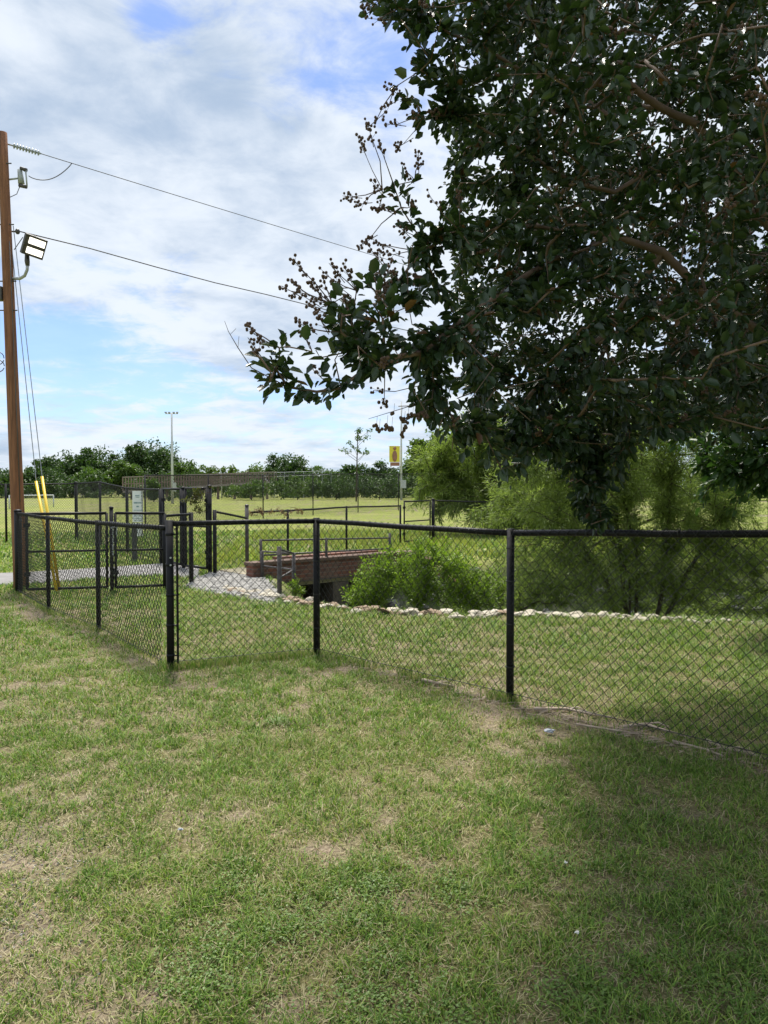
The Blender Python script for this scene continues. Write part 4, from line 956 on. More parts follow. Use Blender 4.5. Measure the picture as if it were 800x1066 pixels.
def willows():
    b = lambda px, py, Y, dx=0: P(px, py, Y)
    def bl(px, py, Y, rx, rz, ry=None): c = P(px, py, Y); return (tuple(c), (rx * Y / F, ry or rx * Y / F * .8, rz * Y / F))
    Y = 11.6; z0 = float(hgt(3.6, Y))
    base = np.array([3.75, Y, z0 - .05])
    stems = [[base, P(655, 600, Y), P(635, 555, Y), P(620, 500, Y)], [base + [.1, .1, 0], P(664, 580, Y), P(650, 520, Y), P(650, 450, Y)], [base + [.25, 0, 0], P(692, 600, Y - .1), P(696, 540, Y - .1), P(700, 470, Y - .1)],
             [base, P(630, 600, Y), P(600, 560, Y + .2), P(575, 540, Y)], [base + [.2, .1, 0], P(720, 590, Y), P(750, 540, Y), P(770, 510, Y)], [base, P(640, 520, Y + .3), P(590, 480, Y + .3), P(550, 470, Y)]]
    wispy('bushy light green willow with several stems rising from the ditch at the right', stems,
          [bl(640, 470, Y, 75, 55), bl(600, 520, Y, 70, 42), bl(720, 490, Y + .3, 75, 60), bl(630, 590, Y - .2, 80, 42), bl(720, 585, Y, 80, 48), bl(560, 590, Y + .4, 55, 38), bl(690, 430, Y + .5, 80, 40), bl(560, 490, Y + .6, 60, 50), bl(670, 540, Y + .2, 90, 40), bl(590, 440, Y + .8, 55, 35), bl(770, 560, Y + .3, 55, 40)],
          3000, (40, 68), .068, .012, M['leaf_willow'], 31, span=.6, spread=.16, rt=.0022)
    Y = 24.0; base = G(520, 560); base[1] = 24; base[0] = (515 - 400) / F * 24
    stems = [[base, P(512, 520, Y), P(505, 480, Y), P(500, 450, Y)], [base, P(530, 510, Y), P(545, 470, Y)], [base, P(480, 500, Y), P(460, 480, Y)]]
    wispy('pale green feathery tree behind the field gate, right of the yellow banner', stems,
          [bl(500, 462, Y, 50, 40), bl(462, 482, Y, 36, 26), bl(540, 470, Y, 50, 45), bl(480, 505, Y, 40, 25), bl(530, 520, Y, 55, 28), bl(575, 490, Y + 1, 50, 60), bl(500, 528, Y, 60, 22), bl(455, 520, Y, 35, 16), bl(565, 530, Y, 55, 26)],
          1700, (55, 85), .14, .026, M['leaf_willow'], 33, step=.3, rt=.006, span=1.0, spread=.2)
    Y = 17.5; base = np.array([(600 - 400) / F * Y, Y, 0.0])
    wispy('loose light green willow on the far bank between the field gate and the stems', [[base, P(596, 520, Y), P(590, 470, Y)], [base, P(640, 520, Y), P(660, 480, Y)], [base, P(560, 530, Y), P(530, 500, Y)], [base, P(700, 530, Y), P(740, 500, Y)]],
          [bl(560, 500, Y, 60, 32), bl(620, 480, Y, 70, 45), bl(700, 500, Y, 70, 34), bl(530, 535, Y, 50, 20), bl(600, 535, Y, 60, 22), bl(770, 510, Y, 55, 28)], 1100, (45, 75), .10, .018, M['leaf_willow'], 34, step=.2, rt=.003, span=.7, spread=.18)
    # bright bushes in the ditch by the culvert
    Y = 10.9; c = P(460, 600, Y); base = np.array([c[0], Y, float(hgt(c[0], Y))])
    wispy('bright green leafy bush in the ditch just right of the brick culvert', [[base, base + [.1, 0, .5]], [base, base + [-.3, .1, .5]], [base, base + [.4, 0, .4]]],
          [bl(455, 592, Y, 42, 36), bl(480, 606, Y, 38, 28), bl(430, 606, Y, 30, 26), bl(445, 572, Y, 22, 16), bl(505, 612, Y, 30, 22)], 400, (34, 54), .042, .021, M['leaf_bright'], 35, 'ditch_bush', 'bush', .1, .002, .34, .10)
    Y = 11.2; c = P(395, 610, Y); base = np.array([c[0], Y, float(hgt(c[0], Y))])
    wispy('yellowish green bush in front of the culvert opening', [[base, base + [0, 0, .4]], [base, base + [.25, 0, .4]]],
          [bl(392, 600, Y, 30, 24), bl(380, 618, Y, 28, 14), bl(410, 588, Y, 20, 20)], 240, (30, 46), .040, .020, M['leaf_bright'], 36, 'ditch_bush', 'bush', .1, .002, .34, .09)
    Y = 11.3; c = P(545, 620, Y); base = np.array([c[0], Y, float(hgt(c[0], Y))])
    wispy('thin dull green bush on the ditch bank behind the right fence post', [[base, base + [0, 0, .4]], [base, base + [.3, .1, .35]]],
          [bl(540, 612, Y, 34, 22), bl(515, 620, Y - .3, 26, 14), bl(575, 616, Y, 30, 20)], 170, (24, 40), .055, .016, M['leaf_willow'], 37, 'ditch_bush', 'bush', .1, .002, .3, .05)
    Y = 10.9; c = P(345, 625, Y); base = np.array([c[0] - .55, Y + .4, float(hgt(c[0] - .55, Y + .4))])
    wispy('small weed growing below the left culvert opening', [[base, base + [0, 0, .3]]], [((base[0], base[1], base[2] + .28), (.16, .14, .18))], 24, (14, 20), .04, .024, M['leaf_bright'], 38, 'ditch_weed', 'plant', .08, .002, .2, .04)
    Y = 15; c = P(800, 590, Y); base = np.array([7.2, 11.2, float(hgt(7.2, 11.2))])
    wispy('dull green willow scrub low in the ditch at the far right', [[base, base + [-.4, 0, .7]], [base, base + [.3, 0, .7]]],
          [((6.4, 11.4, .2), (1.5, 1.0, .85)), ((5.4, 11.8, -.2), (1.1, .8, .7)), ((7.4, 11.8, .5), (1.4, 1.1, 1.0))], 650, (35, 55), .07, .016, M['leaf_willow'], 39, 'ditch_bush', 'bush', .12, .002, .4, .08)
    # broadleaf tree at the right
    Y = 8.0; base = np.array([6.6, 7.7, 0.0])
    wispy('mid green broadleaf tree hanging in from the right behind the fence', [[base, (6.4, 7.8, 1.6), (5.8, 8.0, 2.6), (4.6, 8.2, 3.0)], [(6.4, 7.8, 1.6), (5.2, 8.0, 1.9), (4.2, 8.0, 1.8)], [(5.8, 8.0, 2.6), (6.2, 8.2, 4.0), (5.8, 8.4, 5.0)]],
          [((4.6, 8.1, 2.55), (1.55, 1.4, 1.15)), ((3.8, 8.0, 2.15), (.85, .8, .6)), ((3.75, 8.1, 1.65), (.6, .6, .42)), ((4.45, 8.1, 1.75), (.85, .7, .62)), ((5.2, 8.1, 1.75), (1.2, 1.0, .75)), ((5.6, 8.4, 4.0), (2.2, 2.0, 1.6))], 1300, (34, 54), .085, .048, M['leaf_oak'], 41, 'broadleaf_tree', 'tree', .18, .0035, .45, .09, quads=True)
M['leaf_bright'] = leafmat('bright_bush_leaf', [(0, (.14, .22, .024)), (.6, (.21, .31, .038)), (1, (.29, .38, .06))], .5, .42)
willows()

# ---- far trees
def far_tree(label, px, top, Y, wpx, mat, seed, n=3200, size=.42, base_py=None, group='trees along the far side of the field', name='field_tree', low=.12, round_=1.0, blobs=None, cl=.30, cat='tree', tr=.25):
    g = np.random.default_rng(seed); x = (px - 400) / F * Y; zt = P(px, top, Y)[2]; w = wpx / F * Y / 2
    root = thing(name, label, cat, (x, Y, 0), group)
    if blobs is None:
        blobs = [((x, Y, zt * .58), (w * .95, w * .8, zt * .42)), ((x, Y, zt * .40), (w * 1.0, w * .8, zt * .36))]
        for k in range(7):
            a = g.uniform(0, 6.28); blobs.append(((x + w * .62 * math.cos(a), Y + w * .55 * math.sin(a), zt * g.uniform(low + .2, .74)), (w * g.uniform(.32, .5), w * g.uniform(.32, .5), zt * g.uniform(.15, .26))))
    pts = blob_crown(g, blobs, n, size, cl, .25); pts = pts[pts[:, 2] > .15]
    tk = MB(); tk.tube([(x, Y, -.2), (x + g.normal(0, .1), Y, zt * .35), (x + g.normal(0, .3), Y, zt * .7)], [tr, tr * .75, tr * .25], 8)
    for k in range(5):
        a = g.uniform(0, 6.28); tk.tube([(x, Y, zt * .3), (x + w * .3 * math.cos(a), Y + w * .3 * math.sin(a), zt * .5), (x + w * .6 * math.cos(a), Y + w * .6 * math.sin(a), zt * .62)], [tr * .5, tr * .35, tr * .12], 6)
    tk.build('trunk', M['bark'], root, True)
    crown_obj('crown', pts, size, mat, g, root)
    return root
def far_trees():
    D, Mi, Li = M['leaf_dark'], M['leaf_mid'], M['leaf_light']
    L = [('dark tree half hidden behind the utility pole on the skyline', 8, 492, 120, 46, D, 2200), ('low dark tree just right of the utility pole on the skyline', 40, 484, 122, 44, D, 2600),
         ('broad dark green tree on the skyline above the yellow guards', 68, 472, 128, 56, D, 4200), ('tall dark green tree forming the first high hump left of the light pole', 100, 467, 130, 58, D, 4600),
         ('paler green tree in front of the first high hump', 97, 487, 118, 34, Mi, 2400), ('tallest round dark tree just left of the grey light pole', 160, 458, 132, 62, D, 5400),
         ('mid green tree low between the two high humps', 130, 478, 124, 36, Mi, 2400), ('mid green tree behind the grey light pole', 193, 480, 128, 38, Mi, 2500),
         ('small light green tree right of the grey light pole', 215, 484, 130, 32, Li, 1800), ('light green tree behind the wooden walkway', 240, 487, 130, 34, Li, 1800),
         ('light green tree behind the right half of the walkway', 262, 483, 132, 30, Li, 1800), ('dark rounded tree rising past the right end of the walkway', 297, 471, 134, 50, D, 4000),
         ('low tree in a dip of the skyline left of the sapling', 334, 486, 132, 36, Mi, 2000), ('dark tree under the thin sapling', 368, 482, 130, 40, D, 2600), ('mid green tree just left of the banner pole', 398, 482, 132, 36, D, 2200),
         ('dull green tree right of the banner pole', 432, 478, 128, 40, Mi, 2600), ('dark tree behind the pale feathery tree', 470, 474, 126, 52, D, 3200), ('dark tree deep behind the willow', 520, 470, 126, 60, D, 3000),
         ('dark green tree on the skyline behind the hanging leaves', 580, 468, 126, 70, Mi, 3000), ('dark green tree on the skyline behind the willow stems', 660, 468, 126, 80, D, 3000), ('dark skyline tree at the far right', 760, 468, 122, 90, D, 3200)]
    for i, (lab, px, top, Y, w, mt, n) in enumerate(L): far_tree(lab, px, top, Y, w, mt, 100 + i, int(n * 2.6), .50, cl=.42)
    for i, (lab, px, top, Y, w) in enumerate([('light green tree rising just right of the yellow banner', 455, 447, 108, 62), ('tall light green tree behind the pale feathery tree', 500, 434, 104, 76), ('light green tree behind the drooping dark leaves', 560, 440, 104, 84), ('dark tree off beyond the utility pole, outermost on the left', -40, 478, 122, 70)]): far_tree(lab, px, top, Y, w, Li if i < 3 else D, 160 + i, 9000, .50, cl=.36)
    # understory along the field edge
    g = np.random.default_rng(77); pts = []
    for k in range(300):
        px = g.uniform(-420, 1150); Y = g.uniform(112, 121); x = (px - 400) / F * Y; h = g.uniform(2.4, 4.6)
        pts.append(blob_crown(g, [((x, Y, h * .45), (g.uniform(2, 3.4), 1.8, h * .6))], 260, .4, .4, .2))
    pts = np.concatenate(pts); pts = pts[pts[:, 2] > .05]
    o = crown_obj('shrub_thicket', pts, .42, M['leaf_dark'], g, None); tag(o, 'dense dark thicket of shrubs along the foot of the far trees', 'thicket', kind='stuff')
    # bushes in front of the walkway
    for i, (lab, px, top, Y, w, mt) in enumerate([('wide mid green bush under the right end of the walkway', 262, 499, 96, 60, Mi), ('mid green bush right of the walkway end', 310, 492, 98, 56, Mi), ('dark green bush between two thin fence posts left of the sapling', 350, 494, 98, 50, D),
                                                   ('dark green bush just left of the banner pole foot', 395, 495, 98, 50, D), ('mid green bush right of the banner pole foot', 440, 494, 98, 52, Mi), ('small rounded bush in front of the left end of the walkway', 160, 498, 84, 14, Mi),
                                                   ('low bush at the foot of the walkway ramp', 190, 507, 90, 40, D)]):
        far_tree(lab, px, top, Y, w, mt, 300 + i, 2000, .33, group='bushes in front of the far walkway', name='field_bush', low=.0, cat='bush', tr=.06)
    # sparse sapling
    Y = 85; x = (372 - 400) / F * Y; g = np.random.default_rng(9); root = thing('young_tree', 'thin sparse young tree standing alone above the skyline left of the banner', 'tree', (x, Y, 0)); zt = P(372, 446, Y)[2]
    tk = MB().tube([(x - .1, Y, 0), (x, Y, zt * .6), (x + .1, Y, zt * .97)], [.09, .06, .02], 6); blobs = []
    for k in range(16):
        a = g.uniform(0, 6.28); r = g.uniform(.5, 1.7); z = zt * g.uniform(.66, .98); e = (x + r * math.cos(a), Y + r * math.sin(a) * .6, z); tk.tube([(x, Y, z - r * .7), e], [.025, .012], 4); blobs.append((e, (.33, .33, .25)))
    tk.build('trunk', M['bark'], root); crown_obj('crown', blob_crown(g, blobs, 520, .2, .6), .24, M['leaf_mid'], g, root)
far_trees()

# ------------------------------------------------------------------ far structures
def far_things():
    # wooden walkway ramp
    a = P(128, 511.5, 98); b = P(288, 500.5, 104); a[2] = P(128, 511, 98)[2]; root = thing('elevated_walkway', 'long weathered wooden walkway with picket railing rising to the right across the far field', 'walkway', (a[0], a[1], 0))
    ta = P(128, 497, 98)[2]; tb = P(288, 491.5, 104)[2]; u = (b - a) / np.linalg.norm((b - a)[:2]); L = np.linalg.norm((b - a)[:2]); n = np.array([-u[1], u[0], 0]) / 1
    def pt(s, z, d=0): q = a + (b - a) * s + n * d; return np.array([q[0], q[1], z])
    za, zb = a[2], b[2]
    MB().hexa([pt(0, za - .25), pt(1, zb - .25), pt(1, zb - .25, 2), pt(0, za - .25, 2), pt(0, za), pt(1, zb), pt(1, zb, 2), pt(0, za, 2)]).build('deck', M['walkway_pale'], root)
    for d, nm in ((0.05, 'front_railing'), (1.95, 'rear_railing')):
        m = MB(); k = int(L / .34)
        for i in range(k + 1):
            s = i / k; zz0 = za + (zb - za) * s; zz1 = ta + (tb - ta) * s; q = pt(s, 0, d); m.box((q[0], q[1], (zz0 + zz1) / 2), (.12, .04, zz1 - zz0), math.atan2(u[1], u[0]))
        MB().hexa([pt(0, (za + ta) / 2 - .05, d - .03), pt(1, (zb + tb) / 2 - .05, d - .03), pt(1, (zb + tb) / 2 - .05, d + .03), pt(0, (za + ta) / 2 - .05, d + .03), pt(0, (za + ta) / 2 + .05, d - .03), pt(1, (zb + tb) / 2 + .05, d - .03), pt(1, (zb + tb) / 2 + .05, d + .03), pt(0, (za + ta) / 2 + .05, d + .03)]).build('middle_rail', M['walkway'], root)
        m.build(nm, M['walkway'], root)
        MB().hexa([pt(0, ta, d - .08), pt(1, tb, d - .08), pt(1, tb, d + .08), pt(0, ta, d + .08), pt(0, ta + .09, d - .08), pt(1, tb + .09, d - .08), pt(1, tb + .09, d + .08), pt(0, ta + .09, d + .08)]).build('handrail', M['walkway_pale'], root)
    for i in range(9):
        s = (i + .5) / 9; q = pt(s, 0, 1); z = za + (zb - za) * s - .25; MB().box((q[0], q[1], z / 2), (.3, .3, max(.2, z))).build('pier', M['walkway'], root)
    # far metal rail continuing
    a2 = P(286, 492, 106); b2 = P(345, 490, 112); r2 = thing('far_railing', 'pale metal railing on the skyline just right of the wooden walkway', 'railing', (a2[0], a2[1], 0))
    for dz in (0, -.55): MB().tube([a2 + [0, 0, dz], b2 + [0, 0, dz]], .028, 6).build('rail', M['galv'], r2)
    for i in range(7):
        q = a2 + (b2 - a2) * i / 6; MB().tube([(q[0], q[1], 0), q], .035, 6).build('railing_post', M['galv'], r2)
    # light pole
    def lightpole(px, top, Y, base, label, arm=1.1):
        w = P(px, top, Y); r = thing('light_pole', label, 'light pole', (w[0], Y, 0))
        MB().tube([(w[0], Y, -.1), (w[0], Y, w[2])], [.15, .08], 12).build('shaft', M['pale_metal'], r, True)
        if px > 300: return r, w
        MB().tube([(w[0] - arm * .55, Y, w[2] - .05), (w[0] + arm * .55, Y, w[2] - .05)], .05, 6).build('crossarm', M['galv'], r)
        for s in (-1, -.4, .4, 1): 
            MB().box((w[0] + s * arm * .5, Y - .1, w[2] + .05), (.2, .2, .12)).build('lamp_head', M['galv'], r)
        MB().box((w[0] + .25, Y - .2, 1.6), (.35, .25, .9)).build('control_box', M['pale_metal'], r)
        return r, w
    lightpole(179, 430, 78, 523, 'tall grey field light pole with four lamp heads against the sky', 1.15)
    r, w = lightpole(418, 418, 96, 518, 'tall pale pole carrying the yellow banner')
    MB().box((w[0] + .25, 95.7, P(419, 504, 96)[2]), (.7, .4, 1.0)).build('equipment_box', M['pale_metal'], r)
    Y = 95.5; bn = thing('banner', 'yellow banner with a brown printed shape hung on the pale light pole', 'banner', tuple(P(417, 486, Y)))
    tl, br = P(405.5, 464.5, Y), P(416.5, 481, Y); n = 7; V = []; Fc = []
    def sheet(tl, br, y, mat, nm, amp=.05):
        V = []; Fc = []; k = 8
        for side in (0, .04):
            for i in range(k + 1):
                s = i / k; x = tl[0] + (br[0] - tl[0]) * s; yy = y + amp * math.sin(s * 5) + side; V += [(x, yy, tl[2]), (x, yy, br[2])]
        o = 2 * (k + 1)
        for i in range(k): b = 2 * i; Fc += [(b, b + 1, b + 3, b + 2), (b + o, b + 2 + o, b + 3 + o, b + 1 + o), (b, b + 2, b + 2 + o, b + o), (b + 1, b + 1 + o, b + 3 + o, b + 3)]
        Fc += [(0, o, o + 1, 1), (2 * k, 2 * k + 1, 2 * k + 1 + o, 2 * k + o)]
        m = MB(); m.v = V; m.f = Fc; return m.build(nm, mat, bn)
    sheet(tl, br, Y, M['banner'], 'cloth'); sheet(P(406.5, 481.3, Y), P(416.3, 485, Y), Y, M['banner_art'], 'lower_strip')
    m = MB(); c = P(411.2, 474, Y); m.ball((c[0], Y - .02, c[2] - .1), .32, (.95, .25, 2.2), 12, 8); m.ball((c[0], Y - .02, c[2] + .85), .2, (1, .3, 1), 10, 6)
    m.build('printed_shape', M['banner_art'], bn, True)
    MB().tube([(tl[0] - .1, Y, tl[2] + .03), (w[0], Y + .3, tl[2] + .03)], .03, 6).build('bracket', M['galv'], bn)
    # white poles by the trees
    for px, tp, lab in ((505, 488, 'thin white pole seen through the pale feathery tree'), (513, 498, 'short white pole beside the thin white one')):
        q = P(px, tp, 80); o = MB().tube([(q[0], 80, -.1), q], .11, 8).build('white_pole', M['pale_metal'], None, True); tag(o, lab, 'pole')
    # curved street lamp
    q = P(231, 505, 112); tp = P(228.5, 485, 112); r = thing('street_lamp', 'small white curved street lamp behind the wooden walkway', 'street lamp', (q[0], 112, 0))
    MB().tube([(q[0], 112, 0), (q[0], 112, tp[2] - 1.3), (q[0] - .25, 112, tp[2] - .5), (q[0] - 1.0, 112, tp[2])], .09, 8).build('shaft', M['pale_metal'], r, True)
    MB().box((q[0] - 1.2, 112, tp[2]), (.7, .3, .15)).build('lamp_head', M['pale_metal'], r)
M['walkway_pale'] = pmat('pale_weathered_wood', (.33, .28, .25), (.24, .2, .175), 2, .8)
far_things()

# ------------------------------------------------------------------ grass
def blades():
    g = np.random.default_rng(55)
    def patch(y0, y1, dens, hgt_, wid, keepf=None, xl=None):
        a = (y1 - y0) * ((y0 + y1) * .5 * 1.06 + 3.6); n = int(a * dens)
        y = g.uniform(y0, y1, n * 2); half = y * .53 + 1.8; x = g.uniform(-1, 1, n * 2) * (y1 * .53 + 1.8); k = abs(x) < half; x = x[k][:n]; y = y[k][:n]
        m = soil_mask(x, y); tuft = fbm(x * 9, y * 9, 3); keep = g.random(len(x)) > m * .80
        keep &= g.random(len(x)) < ss(.28, .55, tuft) * .8 + .25
        sdp = poly_sd(x, y, DITCH); keep &= (sdp < .1) | (g.random(len(x)) < .12); keep &= poly_sd(x, y, PATH) < 0; keep &= poly_sd(x, y, APRON) < 0
        x = x[keep]; y = y[keep]; m = m[keep]; tuft = tuft[keep]; return x, y, m, tuft, hgt_, wid
    allV = []; allF = []; allA = []; o = 0
    for args in [(1.5, 3.0, 19000, .031, .0040), (3.0, 4.6, 11000, .033, .0042), (4.6, 7.0, 6000, .037, .0055), (7.0, 10.5, 2600, .045, .008), (10.5, 16, 700, .06, .014), (16, 26, 160, .09, .03)]:
        x, y, m, tuft, H, W = patch(*args); n = len(x); z = hgt(x, y) - .002
        big = .5 * fbm(x * .8 + 30, y * .8 + 10, 3) + .5 * fbm(x * 3.5, y * 3.5, 3)
        h = H * g.uniform(.45, 1.35, n) * (.6 + .9 * tuft) * (1 - .4 * m); w = W * g.uniform(.6, 1.3, n)
        a = g.uniform(0, 6.283, n); lean = g.uniform(.25, 1.7, n) * h; la = a + g.normal(0, .8, n)
        dx, dy = np.cos(a) * w * .5, np.sin(a) * w * .5; lx, ly = np.cos(la + 1.57) * lean, np.sin(la + 1.57) * lean
        b0 = np.stack([x - dx, y - dy, z], 1); b1 = np.stack([x + dx, y + dy, z], 1)
        m0 = np.stack([x - dx * .8 + lx * .4, y - dy * .8 + ly * .4, z + h * .62], 1); m1 = np.stack([x + dx * .8 + lx * .4, y + dy * .8 + ly * .4, z + h * .62], 1)
        t = np.stack([x + lx, y + ly, z + h * .9], 1)
        V = np.stack([b0, b1, m1, m0, t], 1).reshape(-1, 3); k = np.arange(n)[:, None] * 5 + o
        F_ = np.concatenate([k + [[0, 1, 2]], k + [[0, 2, 3]], k + [[3, 2, 4]]])
        dry = g.random(n) < np.clip(.07 + .22 * ss(.45, .72, big) + .4 * m, 0, .7)
        v = np.where(dry, g.uniform(.72, 1, n), np.clip(g.normal(.38, .22, n) + .25 * (big - .5), 0, .7))
        allV.append(V); allF.append(F_); allA.append(np.repeat(v, 5)); o += len(V)
    # taller strands the mower missed along the fence feet and posts
    P0 = []; 
    for pl, cnt in ((FENCE_B, 9000), (FENCE_A, 5000)):
        for k in range(3 if pl is FENCE_A else 4):
            a_, b_ = pl[k][:2], pl[k + 1][:2]; n = cnt // 3; t = g.random(n); q = a_ + (b_ - a_) * t[:, None] + g.normal(0, .05, (n, 2)); P0.append(q[g.random(n) < ss(.45, .6, fbm(q[:, 0] * 5, q[:, 1] * 5, 3)) * .8 + .08])
        for q_ in pl[:4]: n = 160; P0.append(q_[:2] + g.normal(0, .035, (n, 2)))
    P0 = np.concatenate(P0); n = len(P0); x, y = P0.T; z = hgt(x, y) - .002; h = g.uniform(.03, .10, n); w = g.uniform(.0014, .003, n); a = g.uniform(0, 6.283, n); lx = g.normal(0, .45, n) * h; ly = g.normal(0, .45, n) * h; dx, dy = np.cos(a) * w, np.sin(a) * w
    V = np.stack([np.stack([x - dx, y - dy, z], 1), np.stack([x + dx, y + dy, z], 1), np.stack([x + dx * .8 + lx * .4, y + dy * .8 + ly * .4, z + h * .6], 1), np.stack([x - dx * .8 + lx * .4, y - dy * .8 + ly * .4, z + h * .6], 1), np.stack([x + lx, y + ly, z + h * .92], 1)], 1).reshape(-1, 3); k = np.arange(n)[:, None] * 5 + o
    allV.append(V); allF.append(np.concatenate([k + [[0, 1, 2]], k + [[0, 2, 3]], k + [[3, 2, 4]]])); allA.append(np.repeat(np.where(g.random(n) < .35, g.uniform(.75, 1, n), g.uniform(.05, .6, n)), 5)); o += len(V)
    n = 75000; y = 1.6 + 8.4 * g.random(n) ** 1.25; x = g.uniform(-1, 1, n) * (y * .53 + .7); k = (poly_sd(x, y, DITCH) < 0) & (poly_sd(x, y, APRON) < 0); x = x[k]; y = y[k]; n = len(x)
    a = g.uniform(0, 6.283, n); l = g.uniform(.006, .020, n) * (.8 + y * .08); w = g.uniform(.0006, .0013, n) * (.8 + y * .22); z = hgt(x, y) + g.uniform(.001, .014, n); ca, sa = np.cos(a), np.sin(a); rise = g.normal(0, .006, n)
    V = np.stack([np.stack([x - ca * l - sa * w, y - sa * l + ca * w, z], 1), np.stack([x - ca * l + sa * w, y - sa * l - ca * w, z], 1), np.stack([x + ca * l + sa * w * .5, y + sa * l - ca * w * .5, z + abs(rise)], 1), np.stack([x + ca * l - sa * w * .5, y + sa * l + ca * w * .5, z + abs(rise)], 1)], 1).reshape(-1, 3)
    tag(link('straw_litter', np_mesh('straw_litter', V, np.arange(4 * n).reshape(-1, 4), M['grass'], {'v': np.repeat(g.uniform(.74, 1, n), 4)})), 'dry clippings and straw lying between the grass blades', 'straw', kind='stuff')
    tag(link('grass', np_mesh('grass', np.concatenate(allV), np.concatenate(allF), M['grass'], {'v': np.concatenate(allA)})), 'short patchy lawn grass mixed with dry straw', 'grass', kind='stuff')
    # clover and low broad weeds in the near lawn
    pts = []; 
    for k in range(190):
        px = 800 - 620 * g.random() ** 1.4; py = g.uniform(900, 1080)
        if g.random() > ss(.42, .6, fbm(np.array([px / 90.]), np.array([py / 60.]), 3))[0]: continue
        c = G(px, py); n = 90; r = g.uniform(.05, .17); a = g.uniform(0, 6.28, n); rr = r * g.random(n) ** .5; x = c[0] + rr * np.cos(a); y = c[1] + rr * np.sin(a)
        pts.append(np.stack([x, y, hgt(x, y) + g.uniform(.008, .026, n)], 1))
    c = G(288, 755); n = 260; a = g.uniform(0, 6.28, n); rr = .09 * g.random(n) ** .5; pts.append(np.stack([c[0] + rr * np.cos(a), c[1] + .7 * rr * np.sin(a), g.uniform(.01, .05, n)], 1))
    pts = np.concatenate(pts); n = len(pts); d = rand_unit(n, g); d[:, 2] *= .25; nr = np.tile([0, 0, 1.0], (n, 1)) + g.normal(scale=.3, size=(n, 3))
    V, f, k = leaf_geo(pts, d, nr, g.uniform(.007, .013, n), g.uniform(.006, .011, n), True, g, .1, .05)
    tag(link('clover', np_mesh('clover', V, f, M['clover'], {'v': np.repeat(g.random(n), k)})), 'low dark green clover patches in the near lawn', 'clover', kind='stuff')
    # tall dry field grass beyond the ditch and along the culvert
    N = 26000; x = g.uniform(-4, 14, N); y = g.uniform(13.5, 26, N); s = poly_sd(x, y, DITCH); keep = (s < -.05) & (g.random(N) < ss(.42, .62, fbm(x * .7, y * .7, 3)) + .1)
    u = np.array([B_[0] - A_[0], B_[1] - A_[1]]); side = (x - A_[0]) * u[1] - (y - A_[1]) * u[0]
    keep &= ~((x < B_[0] + .3) & (side > -4.9) ); keep &= poly_sd(x, y, PATH) < 0; keep &= y > 13.8
    x = x[keep]; y = y[keep]; n = len(x); z = hgt(x, y); h = g.uniform(.07, .24, n); a = g.uniform(0, 6.28, n); w = g.uniform(.008, .016, n); lx = g.normal(0, .3, n) * h; ly = g.normal(0, .3, n) * h
    V = np.stack([np.stack([x - w * np.cos(a), y - w * np.sin(a), z], 1), np.stack([x + w * np.cos(a), y + w * np.sin(a), z], 1), np.stack([x + lx, y + ly, z + h], 1)], 1).reshape(-1, 3)
    tag(link('tall_grass', np_mesh('tall_grass', V, np.arange(3 * n).reshape(-1, 3), M['reed'], {'v': np.repeat(g.random(n), 3)})), 'taller yellow-green grass in the field beyond the ditch', 'grass', kind='stuff')
blades()

def vines():
    g = np.random.default_rng(61)
    def vine(label, blobs, seed, n, mat, sz=.045):
        c = blobs[0][0]; r = thing('climbing_vine', label, 'vine', (c[0], c[1], 0))
        mb = MB()
        for k in range(len(blobs) * 3):
            b = blobs[k % len(blobs)]; p = np.array(b[0]); e = p + g.normal(size=3) * np.array(b[1]) * .7; mb.tube([(e[0], e[1], e[2]), (p + e) / 2 + g.normal(scale=.04, size=3), p + [0, 0, -.05]], .004, 4)
        mb.build('stem', M['twig_dark'], r); crown_obj('foliage', blob_crown(g, blobs, n, sz, .5, .2), sz, mat, g, r)
    q = [P(205, 517, 13.5), P(212, 510, 13.5), P(198, 522, 13.5), P(208, 528, 13.5)]
    vine('olive green vine draped over the top of the tall walk gate', [(tuple(p), (.13, .05, .11)) for p in q], 1, 420, M['leaf_vine'])
    q = [P(278, 532, 14.6), P(268, 534, 14.6), P(292, 533, 15), P(310, 532, 15.5)]
    vine('dry brown vine tangled on the rail of the low fence behind the culvert', [(tuple(p), (.2, .05, .08)) for p in q], 2, 260, M['leaf_dry'])
M['leaf_vine'] = leafmat('vine_leaf', [(0, (.07, .09, .02)), (1, (.15, .14, .04))], .6, .25)
M['leaf_dry'] = leafmat('dry_leaf', [(0, (.16, .09, .05)), (1, (.28, .19, .11))], .7, .2)
vines()

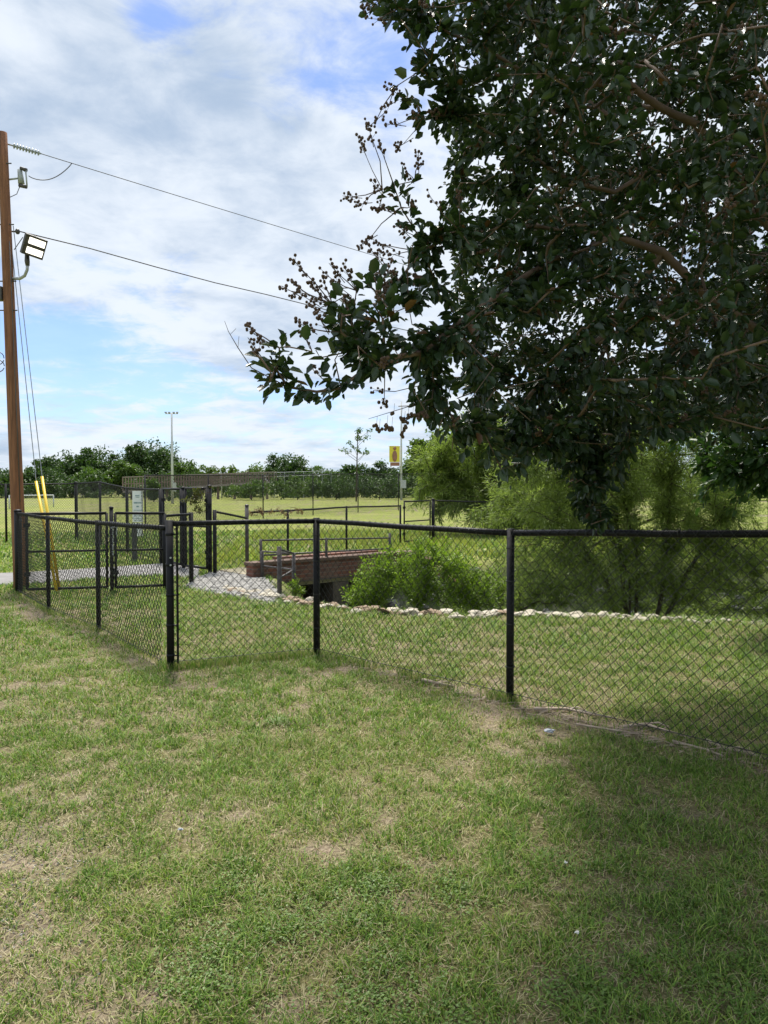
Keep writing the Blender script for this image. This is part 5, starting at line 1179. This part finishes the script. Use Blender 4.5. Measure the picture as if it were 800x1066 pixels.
def debris():
    g = np.random.default_rng(71)
    # dry branches lying along the fence foot
    for (pl, r0, lab) in [([(556, 741), (590, 742), (618, 748), (642, 752)], .012, 'pale dry branch lying along the fence foot just right of the second line post'),
                    ([(650, 762), (672, 758), (690, 764), (720, 772)], .013, 'short forked dry branch lying under the fence at the right'),
                    ([(735, 776), (755, 785), (775, 788), (800, 795)], .017, 'thick dry branch on bare soil in front of the fence at the far right'),
                    ([(600, 757), (640, 764), (665, 768)], .007, 'thin dark twig parallel to the fence right of the second line post'),
                    ([(700, 775), (735, 784), (752, 790)], .008, 'thin grey twig beside the thick dry branch'),
                    ([(440, 711), (455, 714), (472, 717)], .013, 'pale stick lying under the fence between the two middle posts')]:
        pts = []; 
        for i, (x, y) in enumerate(pl):
            q = G(x, y, .0); q[2] = float(hgt(q[0], q[1])) + r0 + .012; pts.append(q)
        m = MB().tube(pts, [r0, r0 * .9, r0 * .75, r0 * .4][:len(pts)], 6)
        b = pts[1]; m.tube([b, b + np.array([.07, -.03, .02]), b + np.array([.13, -.08, .0])], [r0 * .6, r0 * .45, r0 * .2], 5)
        b = pts[-2]; m.tube([b, b + np.array([.05, .04, .015])], [r0 * .5, r0 * .2], 5)
        tag(m.build('dry_branch', M['twig'], None, True), lab, 'branch', 'dry branches under the fence')
    # small twig litter
    m = MB()
    for k in range(900):
        s = g.random() ** .8; i = 1 + min(2, int(s * 3)); a, b = FENCE_B[i], FENCE_B[min(i + 1, 4)]; t = g.random(); c = a + (b - a) * t + np.array([g.normal(0, .07), g.normal(0, .07) - .03, 0]); c[2] = float(hgt(c[0], c[1])) + .006
        L = g.uniform(.02, .11); an = g.normal(math.atan2(b[1] - a[1], b[0] - a[0]), .7); d = np.array([math.cos(an), math.sin(an), 0]) * L / 2
        m.tube([c - d, c + d + [0, 0, g.uniform(0, .02)]], [.0032, .0018], 4)
    tag(m.build('twig_litter', M['twig'], None), 'fine dry twig litter along the foot of the fence', 'litter', kind='stuff')
    # dry leaves
    n = 1100; px = g.uniform(-20, 820, n); py = g.uniform(700, 1066, n); P_ = np.array([G(a, b) for a, b in zip(px, py)]); P_[:, 2] = hgt(P_[:, 0], P_[:, 1]) + .012
    d = rand_unit(n, g); d[:, 2] *= .3; nr = np.tile([0, 0, 1.0], (n, 1)) + g.normal(scale=.4, size=(n, 3))
    V, f, k = leaf_geo(P_, d, nr, g.uniform(.007, .017, n) * np.where(g.random(n) < .08, 1.8, 1), g.uniform(.004, .010, n), True, g, .3, .2)
    tag(link('leaf_litter', np_mesh('leaf_litter', V, f, M['leaf_dry'], {'v': np.repeat(g.random(n), k)})), 'small dry leaves scattered in the lawn', 'litter', kind='stuff')
    # scraps
    for (x, y, s, lab, mt) in [(572, 765, .028, 'crumpled pale scrap in the grass in front of the second line post', 'litter'), (188, 868, .011, 'small pale scrap in the grass at the lower left', 'litter'), (589, 903, .008, 'single white clover flower, upper of the two in the shaded lawn', 'white_petal'), (601, 979, .008, 'single white clover flower, lower of the two in the shaded lawn', 'white_petal')]:
        c = G(x, y); c[2] = float(hgt(c[0], c[1])) + .022; m = MB().ball((0, 0, 0), s, (1, .7, .4), 9, 6); r = np.random.default_rng(int(x)); v = np.array(m.v) + r.normal(scale=s * .16, size=(len(m.v), 3)); m.v = [tuple(q + c) for q in v]
        tag(m.build('paper_scrap' if mt == 'litter' else 'clover_flower', M[mt], None), lab, 'scrap' if mt == 'litter' else 'flower')
debris()

def undergrowth():
    g = np.random.default_rng(91); pts = []
    for k in range(420):
        x = g.uniform(-.3, 10); y = g.uniform(9.6, 16.6); s = float(poly_sd(np.array([x]), np.array([y]), DITCH)[0])
        if s < .25 or (x < 1.2 and y > 11.8): continue
        z = float(hgt(x, y)); pts.append(blob_crown(g, [((x, y, z + .14), (g.uniform(.15, .4), g.uniform(.15, .35), g.uniform(.12, .30)))], 150, .05, .5, .1))
    pts = np.concatenate(pts); o = crown_obj('undergrowth', pts, .07, M['leaf_willow'], g, None, lw=.3); tag(o, 'tangled green undergrowth covering the bed and banks of the ditch', 'undergrowth', kind='stuff')
undergrowth()
